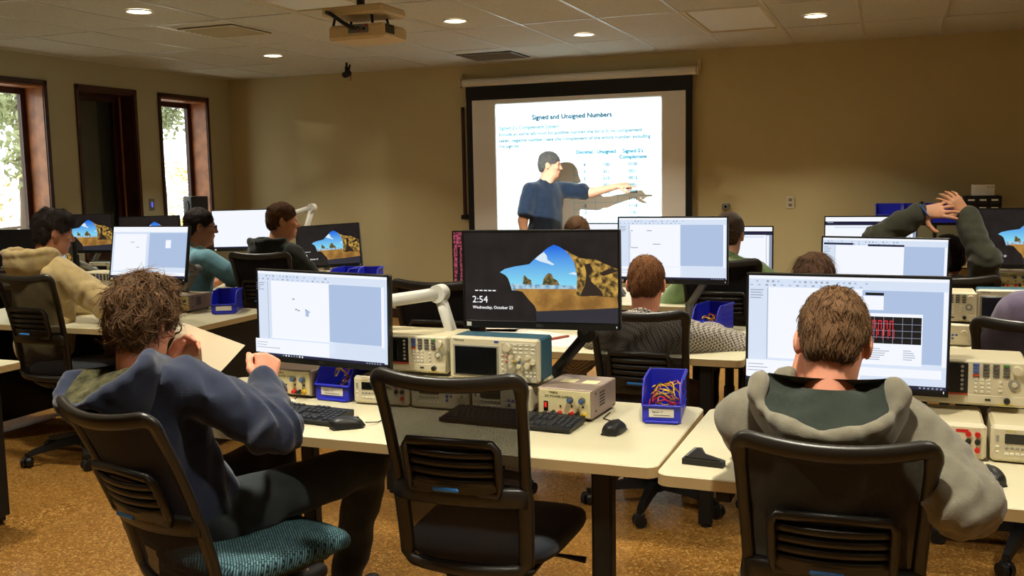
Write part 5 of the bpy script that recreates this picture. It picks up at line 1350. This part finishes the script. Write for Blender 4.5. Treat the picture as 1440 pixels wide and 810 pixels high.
    hd = [EL(Hp(0, -.010, .032), (.076 * hscale, .097 * hscale, .090 * hscale), Hm, .03), EL(Hp(0, .022, -.03), (.063 * hscale, .074 * hscale, .088 * hscale), Hm, .03), EL(Hp(0, .045, -.088), (.042 * hscale, .042 * hscale, .030 * hscale), Hm, .03), EL(Hp(0, .075, -.098), (.020, .016, .016), Hm, .02),
          C(Hp(0, .088, .012), Hp(0, .112, -.030), .009, .013, .012), EL(Hp(.012, .098, -.034), (.009, .010, .008), Hm, .008), EL(Hp(-.012, .098, -.034), (.009, .010, .008), Hm, .008),
          C(Hp(-.032, .083, .018), Hp(.032, .083, .018), .010, k=.016), EL(Hp(.034, .078, -.022), (.020, .016, .016), Hm, .02), EL(Hp(-.034, .078, -.022), (.020, .016, .016), Hm, .02),
          EL(Hp(.031, .094, .000), (.015, .012, .010), Hm, .01, '-'), EL(Hp(-.031, .094, .000), (.015, .012, .010), Hm, .01, '-'),
          EL(Hp(.031, .080, .000), (.013, .012, .011), Hm, .004), EL(Hp(-.031, .080, .000), (.013, .012, .011), Hm, .004),
          EL(Hp(0, .094, -.058), (.021, .010, .006), Hm, .008), EL(Hp(0, .092, -.068), (.018, .010, .007), Hm, .008), C(Hp(-.018, .104, -.0625), Hp(.018, .104, -.0625), .0018, k=.004, op='-'),
          C(NB - T2 @ V3(0, 0, .035), Hp(0, -.022, -.05), .057, .052, .04), C(NB + T2 @ V3(0, .04, 0), Hp(0, .03, -.085), .040, .036, .04)]
    for sg in (1, -1):
        Re = Hm @ rotm('Z', sg * .35); hd += [EL(Hp(sg * .079, -.008, -.008), (.0095, .021, .033), Re, .008), EL(Hp(sg * .088, -.002, -.004), (.006, .011, .018), Re, .005, '-')]
    bparts.append(relax(*sdf_mesh(hd, hh), 1))
    hp_ = handpose or {}
    for s, sg in (('R', 1), ('L', -1)):
        S, E_, W = arms[s]; kw = dict(hp_.get(s, {})); d = kw.pop('d', None); n_ = kw.pop('n', None)
        d = unit(W2L[:3, :3] @ np.asarray(d, float)) if d is not None else unit(W - E_); n_ = W2L[:3, :3] @ np.asarray(n_, float) if n_ is not None else V3(0, 0, 1)
        fine = kw.pop('res', .0055); bparts.append(relax(*sdf_mesh(hand_prims(W, d, n_, -sg, **kw), fine), 1))
    me = np_mesh('body', bparts, [skin]); root = link(name, me, None, loc, (0, 0, rz)); tag(root, label, 'person')
    o = link('top' if top_kind != 'hoodie' else 'hoodie', np_mesh('top', [(Pc, Fc)], [top]), root)
    if top_kind != 'hoodie': o.name = 'shirt'
    # cuffs of a hoodie
    if top_kind == 'hoodie':
        for s in 'RL':
            S, E_, W = arms[s]; u = unit(W - E_); b = MB(); b.tube([tuple(W - u * .05), tuple(W - u * .03), tuple(W - u * .008)], [.044, .043, .039], 14); b.build('cuff', top, root)
    # collar of shirts
    if top_kind in ('polo', 'shirt'):
        col = [C(NB + T2 @ V3(.058 * math.cos(a), .062 * math.sin(a) + .008, -.012 - .014 * math.sin(a)), NB + T2 @ V3(.058 * math.cos(a), .062 * math.sin(a) + .006, .028 - .030 * math.sin(a)), .006, k=.012) for a in [k * 2 * PI / 22 for k in range(23)] if not (1.25 < (a % (2 * PI)) < 1.9)]
        link('collar', np_mesh('collar', [relax(*sdf_mesh(col, .006), 1)], [top]), root)
    if hood or (top_kind == 'hoodie' and hood is None):
        hs = hood or {}; w_, dd, ht = hs.get('w', .150), hs.get('d', .125), hs.get('h', .105); up_ = hs.get('up', .02); ym = hs.get('y', -.055); tilt = hs.get('tilt', .30)
        Rh = T2 @ rotm('X', tilt); c0 = NB + T2 @ V3(0, ym, up_ - .03)
        rim = c0 + Rh @ V3(0, 0, ht * .42)
        shell = [EL(c0, (w_, dd, ht), Rh, .02), EL(c0 + Rh @ V3(0, .0, ht * .40), (w_ - .024, dd - .022, ht * 1.02), Rh, .010, '-'), HS(rim, Rh @ V3(0, 0, 1), .02), C(NB - T2 @ V3(0, -.03, .1), Hc + Hm @ V3(0, .06, 0), .050, k=.02, op='-')]
        rimring = [C(c0 + Rh @ V3((w_ - .015) * math.cos(a), (dd - .014) * math.sin(a), ht * .40), c0 + Rh @ V3((w_ - .015) * math.cos(a + .3), (dd - .014) * math.sin(a + .3), ht * .40), .014, k=.02) for a in [k * .3 for k in range(21)] if not (1.1 < ((a + .15) % (2 * PI)) < 2.05)]
        link('hood', np_mesh('hood', [relax(*sdf_mesh([shell[0], shell[1], shell[2]] + rimring + [shell[3], HS(NB + T2 @ V3(0, 0, .055), T2 @ V3(0, .35, 1), .03)], .0075, wr_noise(hseed + 9, .006, 30)), 1)], [top]), root)
        if lining is not None:
            inner = NB + T2 @ V3(0, -.004, .035); rows = []
            for a in [1.62 + k * (2 * PI - .12) / 30 for k in range(31)]:
                po = c0 + Rh @ V3((w_ - .02) * math.cos(a), (dd - .018) * math.sin(a), ht * .40 + .004); ex = (po - NB) @ (T2 @ V3(0, .33, .944)) - .045; po = po - (T2 @ V3(0, .33, .944)) * max(0, ex); pi_ = inner + T2 @ V3(.060 * math.cos(a), .064 * math.sin(a), 0); r_ = []
                for k in range(9):
                    f = k / 8; q = pi_ + (po - pi_) * f; q = q - T2 @ V3(0, 0, .004 * math.sin(PI * f) + .004 * math.sin(a * 7 + f * 9) * math.sin(PI * f)); r_.append(tuple(q))
                rows.append(r_)
            b = MB(); b.grid(rows); b.build('hood_lining', lining, root)
    # trousers and shoes
    tr = [EL(P + V3(0, -.01, .0), (.165, .135, .105), None, .05)]
    for s in 'RL':
        hp, kn, an = lg[s]; tr += [C(hp, kn, .086, .063, .045), C(kn, an + V3(0, 0, .01), .062, .050, .03)]
    link('trousers', np_mesh('trousers', [relax(*sdf_mesh(tr, h * 1.1, wr_noise(hseed + 21, .0045, 24), .006), 1)], [legm or cloth('dark_trousers', srgb(30, 30, 34))]), root)
    for s in 'RL':
        hp, kn, an = lg[s]; fd = V3(0, 1, 0); b = [C(V3(an[0], an[1] - .035, .036), V3(an[0], an[1] + .15, .032), .037, .032, .02), C(V3(an[0], an[1], .04), V3(an[0], an[1], .09), .038, .042, .02), HS((0, 0, .004), (0, 0, -1), .002)]
        if an[2] > .16: b = [C(an, an + V3(0, .14, -.03), .04, .034, .02)]
        link('shoe', np_mesh('shoe', [relax(*sdf_mesh(b, .009), 1)], [mat('shoe_dark', srgb(30, 28, 28), .6)]), root)
    # hair
    if hstyle:
        st = dict(short=(.004, .0018, 5600, .021, .0055, .22), buzz=(.002, .0010, 4200, .011, .0045, .35), messy=(.017, .006, 4200, .055, .009, .62), long=(.010, .004, 3000, .085, .005, .16), top=(.008, .004, 4600, .030, .0075, .45))[hstyle]
        t, na, ns_, sl, lf, ms = st
        hp2 = [EL(Hp(0, -.012, .034), ((.077 + t) * hscale, (.098 + t) * hscale, (.091 + t) * hscale), Hm, .02), EL(Hp(0, -.052, -.025), (.058 + t, .050 + t, .062 + t), Hm, .03)]
        if hstyle in ('messy', 'top'): hp2 += [EL(Hp(.02, .045, .085), (.050 + t * .4, .045, .035), Hm, .03)]
        if hstyle == 'messy': hp2 += [EL(Hp(.062, -.005, .03), (.024, .06, .06), Hm, .02), EL(Hp(-.062, -.005, .02), (.024, .06, .06), Hm, .02), EL(Hp(.02, -.075, .0), (.05, .035, .055), Hm, .02)]
        if hstyle == 'long': hp2 += [C(Hp(0, -.07, .0), NB + T2 @ V3(0, -.075, -.06), .066, .055, .03)]
        else: hp2 += [HS(Hp(0, -.07, -.072 if hstyle != 'messy' else -.088), Hm @ V3(0, -.25, -1), .02)]
        hp2 += [EL(Hp(0, .100, -.055), (.088, .086, .098), Hm, .014, '-'), EL(Hp(0, .03, -.110), (.095, .078, .075), Hm, .012, '-')]
        if hstyle != 'long':
            for sg in (1, -1): hp2.append(EL(Hp(sg * .082, -.002, -.018 if hstyle != 'messy' else -.03), (.024, .022, .030), Hm, .008, '-'))
        Ph, Fh = relax(*sdf_mesh(hp2, .0065, wr_noise(hseed, na, 60)), 1)
        o = link('hair', np_mesh('hair', [(Ph, Fh)], [hair]), root)
        vs, fs = strands(Ph, Fh, Hc, Hm, ns_, sl, lf, ms, hseed)
        me = bpy.data.meshes.new('hair_strands'); me.from_pydata([tuple(v) for v in vs], [], fs); me.materials.append(hair); me.update(); stuff(link('hair_strands', me, o))
    for sg in (1, -1):
        b = MB(); ce = Hp(sg * .031, .0905, .000); b.lathe([(.0001, -.004), (.004, -.003), (.006, 0), (.004, .003), (.0001, .004)], 12); e_ = b.build('eye', mat('eye_dark', srgb(30, 22, 18), .2), root, tuple(ce)); 
    if glasses:
        b = MB()
        for sg in (1, -1):
            b.tube([tuple(Hp(sg * .033 + .024 * math.cos(a), .108, -.002 + .017 * math.sin(a))) for a in [k * 2 * PI / 14 for k in range(14)]], .0022, 6, closed=True)
            b.tube([tuple(Hp(sg * .057, .106, .003)), tuple(Hp(sg * .074, .07, .006)), tuple(Hp(sg * .084, .0, .006)), tuple(Hp(sg * .084, -.022, -.012))], .0022, 6)
        b.tube([tuple(Hp(-.010, .110, .002)), tuple(Hp(0, .113, .005)), tuple(Hp(.010, .110, .002))], .002, 6); b.build('glasses', M_black, root)
    if cap:
        cp = [EL(Hp(0, -.010, .040), (.088, .109, .098), Hm, .02), HS(Hp(0, 0, .012), Hm @ V3(0, .12, -1), .006), EL(Hp(0, -.125, .018), (.034, .05, .034), Hm, .006, '-')]
        o = link('cap', np_mesh('cap', [relax(*sdf_mesh(cp, .006), 1)], [cap]), root)
        b = MB(); b.tube([tuple(Hp(.036 * math.cos(a) * 1.1, -.108, .016 + .0 * a)) for a in (PI, PI / 2, 0)], .006, 8); b.build('strap', cap, o)
        br = [EL(Hp(0, .135, .010), (.068, .062, .008), Hm @ rotm('X', -.2), .01)]; link('brim', np_mesh('brim', [sdf_mesh(br, .006)], [cap]), o)
    if watch:
        S, E_, W = arms[watch]; u = unit(W - E_); c_ = W + u * .022; a1 = unit(np.cross(u, V3(0, 0, 1))); a2 = np.cross(u, a1)
        b = MB(); b.tube([tuple(c_ + (a1 * math.cos(a) + a2 * math.sin(a)) * .031) for a in [k * 2 * PI / 16 for k in range(16)]], .008, 8, closed=True, flat=(.026, .006)); wo = b.build('watch', mat('watch_blue', srgb(40, 80, 170), .4), root)
        b = MB(); dd_ = -a2 if a2[2] < 0 else a2; b.cone(tuple(c_ + dd_ * .034), tuple(c_ + dd_ * .046), .016, n=16); b.build('watch_face', M_dark, wo)
    PEOPLE[label] = dict(arms=arms, Hc=Hc, NB=NB)
    return root
# ------------------------------------------------------------------ the people of the class
C_navy = cloth('navy_fleece', srgb(40, 46, 66)); C_camo = mat('camo_lining', srgb(92, 88, 62), .95, spec=.1, bump=.4, bscale=160, var=.5, vscale=24, var2=srgb(48, 46, 32))
C_grey = cloth('grey_fleece', srgb(120, 114, 98)); C_greend = cloth('dark_green_lining', srgb(34, 42, 34)); C_cream = cloth('cream_fleece', srgb(196, 172, 122)); C_tealp = cloth('teal_polo', srgb(96, 138, 152)); C_darkh = cloth('dark_hoodie', srgb(38, 42, 38)); C_green = cloth('sage_shirt', srgb(122, 146, 98)); C_olive = cloth('olive_jacket', srgb(64, 64, 52)); C_purple = cloth('purple_shirt', srgb(112, 100, 124)); C_polo = cloth('navy_polo', srgb(24, 33, 48)); C_jeans = cloth('dark_jeans', srgb(46, 52, 54), var=.3, vs=9); C_khaki = cloth('khaki_trousers', srgb(134, 108, 74)); C_black = cloth('black_trousers', srgb(22, 22, 24)); C_rust = cloth('rust_shirt', srgb(90, 60, 44))
def plaid():
    m = bpy.data.materials.new('plaid_shirt'); m.use_nodes = True; n = m.node_tree.nodes; l = m.node_tree.links; p = n['Principled BSDF']; p.inputs['Roughness'].default_value = .9; p.inputs['Specular IOR Level'].default_value = .15
    tc = n.new('ShaderNodeTexCoord'); mp = n.new('ShaderNodeMapping'); mp.inputs['Rotation'].default_value = (.25, .5, .3); l.new(tc.outputs['Object'], mp.inputs[0]); sp = n.new('ShaderNodeSeparateXYZ'); l.new(mp.outputs[0], sp.inputs[0])
    def M(op, a, b=0.0):
        q = n.new('ShaderNodeMath'); q.operation = op
        for k, v in enumerate((a, b)):
            if isinstance(v, (int, float)): q.inputs[k].default_value = v
            else: l.new(v, q.inputs[k])
        return q.outputs[0]
    s = [M('GREATER_THAN', M('SINE', M('MULTIPLY', sp.outputs[c], 2 * PI / .011)), 0.1) for c in ('X', 'Y', 'Z')]
    f = M('MULTIPLY', M('ADD', M('ADD', s[0], s[2]), s[1]), .3333)
    r = n.new('ShaderNodeValToRGB'); r.color_ramp.elements[0].position = .1; r.color_ramp.elements[0].color = srgb(186, 176, 164); r.color_ramp.elements[1].position = .9; r.color_ramp.elements[1].color = srgb(52, 46, 46); l.new(f, r.inputs[0]); l.new(r.outputs[0], p.inputs['Base Color']); return m
C_plaid = plaid()

# front left: navy hoodie, messy hair, reads a sheet of paper
person('man in a navy hoodie with messy brown hair reading a sheet', (-1.96, 2.32, 0), RD(-6), hz=.515, lean=RD(-19), side=RD(-14), twist=RD(4), slump=RD(16), tl=.90, head=(RD(6), RD(20), RD(-3)),
       hands={'R': (-1.80, 2.50, .875), 'L': (-2.10, 2.42, .92)}, poles={'R': (-1.35, 2.25, .66), 'L': (-2.40, 2.3, .7)}, legs={'R': ((-1.60, 2.76, .575), (-1.78, 2.90, .09)), 'L': ((-1.98, 2.78, .56), (-2.02, 2.92, .09))},
       skin=M_skin_f, top=C_navy, lining=C_camo, legm=C_jeans, hair=H_brown, hstyle='messy', hseed=3, h=.0085, hh=.0048, glasses=True, infl=.020, wr=.0095, hood=dict(w=.170, d=.155, h=.13, up=.03, y=-.065, tilt=.55),
       handpose={'R': dict(d=(-.15, .45, .85), n=(.75, -.55, .35), curl=(70, 75, 75, 75), spread=2, thumb=8, res=.0045), 'L': dict(d=(.35, .4, .85), n=(-.7, .2, .4), curl=(35, 45, 50, 55), spread=3, thumb=10, res=.0045)})
# front right: grey hoodie with dark green lining, seen from behind
person('man in a grey hoodie with dark green hood lining seen from behind', (-.137, 2.39, 0), RD(2), hz=.485, lean=RD(-6), slump=RD(14), tl=.95, neck_up=.038, head=(RD(-3), RD(27), RD(2)),
       elbows={'R': (.155, 2.27, .785)}, hands={'R': (.135, 2.49, .80), 'L': (-.215, 2.50, .965)}, poles={'R': (.55, 1.6, .70), 'L': (-.52, 2.5, .6)}, skin=M_skin_f, top=C_grey, lining=C_greend, legm=C_jeans, hair=hair_material('hair_light_brown', srgb(42, 28, 17), srgb(108, 78, 50)), hstyle='short', hseed=5, h=.0085, hh=.0048, infl=.020, wr=.008,
       hood=dict(w=.170, d=.15, h=.12, up=.03, y=-.06, tilt=.80), handpose={'L': dict(d=(.25, .1, .95), n=(-.6, -.6, 0), curl=(30, 35, 40, 45), res=.0045), 'R': dict(d=(-.1, .98, -.1), n=(0, 0, 1))}, hscale=1.03)
# plaid shirt
person('man in a small-check plaid shirt with auburn hair', (-1.02, 4.18, 0), RD(0), hz=.445, lean=RD(-8), slump=RD(18), tl=.84, head=(RD(2), RD(16), 0), hands={'R': (-.80, 4.50, .775), 'L': (-1.20, 4.48, .775)}, poles={'R': (-.45, 4.1, .7), 'L': (-1.45, 4.1, .6)}, skin=M_skin_f, top=C_plaid, top_kind='shirt', legm=C_khaki, hair=H_auburn, hstyle='short', hseed=7, h=.011, infl=.018)
# cream hoodie
person('man in a cream hoodie with black hair at the left bank', (-4.46, 4.16, 0), RD(-12), hz=.585, lean=RD(-4), slump=RD(12), head=(RD(-18), RD(12), 0), hands={'R': (-4.05, 4.46, .79), 'L': (-4.5, 4.5, .79)}, poles={'R': (-3.6, 4.0, .6), 'L': (-4.9, 4.0, .6)}, skin=M_skin_d, top=C_cream, legm=C_black, hair=H_dark, hstyle='top', hseed=9, h=.011, infl=.028, wr=.008, hood=dict(w=.175, d=.15, h=.13, up=.04, y=-.06, tilt=.25), lining=C_cream)
# teal polo
person('man in a teal polo shirt and glasses by the window', (-4.55, 5.48, 0), RD(-22), hz=.545, lean=RD(3), slump=RD(8), head=(RD(-26), RD(6), 0), hands={'R': (-4.28, 5.80, .845), 'L': (-4.6, 5.9, .79)}, poles={'R': (-3.9, 5.3, .75), 'L': (-4.9, 5.4, .6)}, skin=M_skin_d, top=C_tealp, top_kind='polo', legm=C_black, hair=H_dark, hstyle='short', hseed=11, h=.012, hh=.006, glasses=True, bare=True)
# dark hoodie
person('man in a dark hoodie in profile beside the tall white arm', (-3.97, 5.62, 0), RD(-18), hz=.575, lean=RD(4), slump=RD(8), head=(RD(-34), RD(4), 0), hands={'R': (-3.62, 6.0, .80), 'L': (-3.95, 6.0, .8)}, skin=M_skin, top=C_darkh, legm=C_black, hair=H_mid, hstyle='short', hseed=13, h=.012, hh=.006, infl=.02, lining=C_darkh)
# green shirt, backwards cap
person('man in a sage green shirt and brown backwards cap', (-.90, 5.70, 0), RD(4), hz=.52, lean=RD(4), slump=RD(16), tl=.95, head=(RD(-6), RD(8), 0), hands={'R': (-.62, 6.02, .79), 'L': (-1.12, 5.98, .79)}, poles={'R': (-.35, 5.5, .7), 'L': (-1.5, 5.5, .6)}, skin=M_skin, top=C_green, top_kind='shirt', legm=C_black, hair=H_mid, hstyle='buzz', hseed=15, h=.012, hh=.006, cap=cloth('brown_cap', srgb(66, 46, 32)))
# brown-haired student behind the front right monitor
person('student with smooth brown hair, only the crown above the monitor', (-.33, 4.38, 0), RD(0), hz=.46, lean=RD(2), slump=RD(30), tl=.86, head=(0, RD(15), 0), skin=M_skin_f, top=C_rust, top_kind='shirt', legm=C_black, hair=H_mid, hstyle='long', hseed=17, h=.013, hh=.007)
# man with raised arms, fingers interlaced
person('man in an olive jacket with hands clasped over his head', (.27, 5.62, 0), RD(0), hz=.46, lean=RD(-4), slump=RD(10), tl=.86, neck_up=.03, head=(RD(4), RD(6), 0), hands={'R': (.335, 5.50, 1.27), 'L': (.125, 5.44, 1.285)}, elbows={'L': (-.075, 5.47, 1.145)}, poles={'R': (.52, 5.0, 1.02), 'L': (-.6, 5.45, 1.12)}, skin=M_skin, top=C_olive, top_kind='shirt', legm=C_black, hair=H_dark, hstyle='short', hseed=19, h=.011, hh=.006, infl=.022, wr=.007, watch='L',
       handpose={'L': dict(d=(.92, -.05, .12), n=(-.1, -.95, .35), curl=(8, 10, 12, 10), spread=12, thumb=55, res=.0045), 'R': dict(d=(-.55, -.25, .75), n=(.5, -.85, .1), curl=(22, 25, 25, 25), spread=10, thumb=30, res=.0045)})
# head before the screen
person('student with short dark hair before the projection screen', (-1.88, 5.84, 0), 0, hz=.50, lean=RD(2), slump=RD(14), tl=.94, head=(0, RD(8), 0), skin=M_skin, top=C_darkh, top_kind='shirt', legm=C_black, hair=H_mid, hstyle='buzz', hseed=23, h=.014, hh=.007)
# purple shirt at the right edge
person('person in a purple shirt at the right picture edge', (.64, 4.28, 0), RD(4), hz=.50, lean=RD(4), slump=RD(16), head=(0, RD(10), 0), skin=M_skin_f, top=C_purple, top_kind='shirt', legm=C_black, hair=H_mid, hstyle='short', hseed=25, h=.012, hh=.007, infl=.02)
# instructor
person('instructor in a navy polo pointing at the projected slide', (-3.11, 8.87, 0), RD(-128), hz=.945, standing=True, lean=RD(2), slump=RD(2), head=(RD(46), RD(4), 0), hands={'L': (-2.44, 9.06, 1.405)}, poles={'L': (-2.7, 9.1, .9)}, skin=M_skin, top=C_polo, top_kind='polo', legm=C_black, hair=H_grey, hstyle='short', hseed=27, h=.010, hh=.0055, bare=True, wr=.004,
       handpose={'L': dict(d=(.97, .12, .10), n=(0, -.5, .85), curl=(2, 60, 68, 70), spread=3, thumb=25, res=.0045)})
# the sheet of paper in the left hand
b = MB(); q = [(-2.075, 2.47, 1.068), (-1.845, 2.47, 1.006), (-1.935, 2.43, .905), (-2.125, 2.43, .962)]; nn = (Vector(q[1]) - Vector(q[0])).cross(Vector(q[3]) - Vector(q[0])).normalized()
rows = []
for j in range(7):
    r_ = []
    for i in range(7):
        a = Vector(q[0]).lerp(Vector(q[1]), i / 6); c = Vector(q[3]).lerp(Vector(q[2]), i / 6); r_.append(a.lerp(c, j / 6) + nn * (.008 * math.sin(i / 6 * PI)) - Vector(q[3]))
    rows.append(r_)
b.grid(rows); b.grid([[p + nn * .0006 for p in r_] for r_ in rows], 0, True, True); o = b.build('paper_sheet', mat('held_paper', srgb(226, 208, 176), .85), None, q[3]); tag(o, 'sheet of paper held up by the navy-hooded man', 'paper')
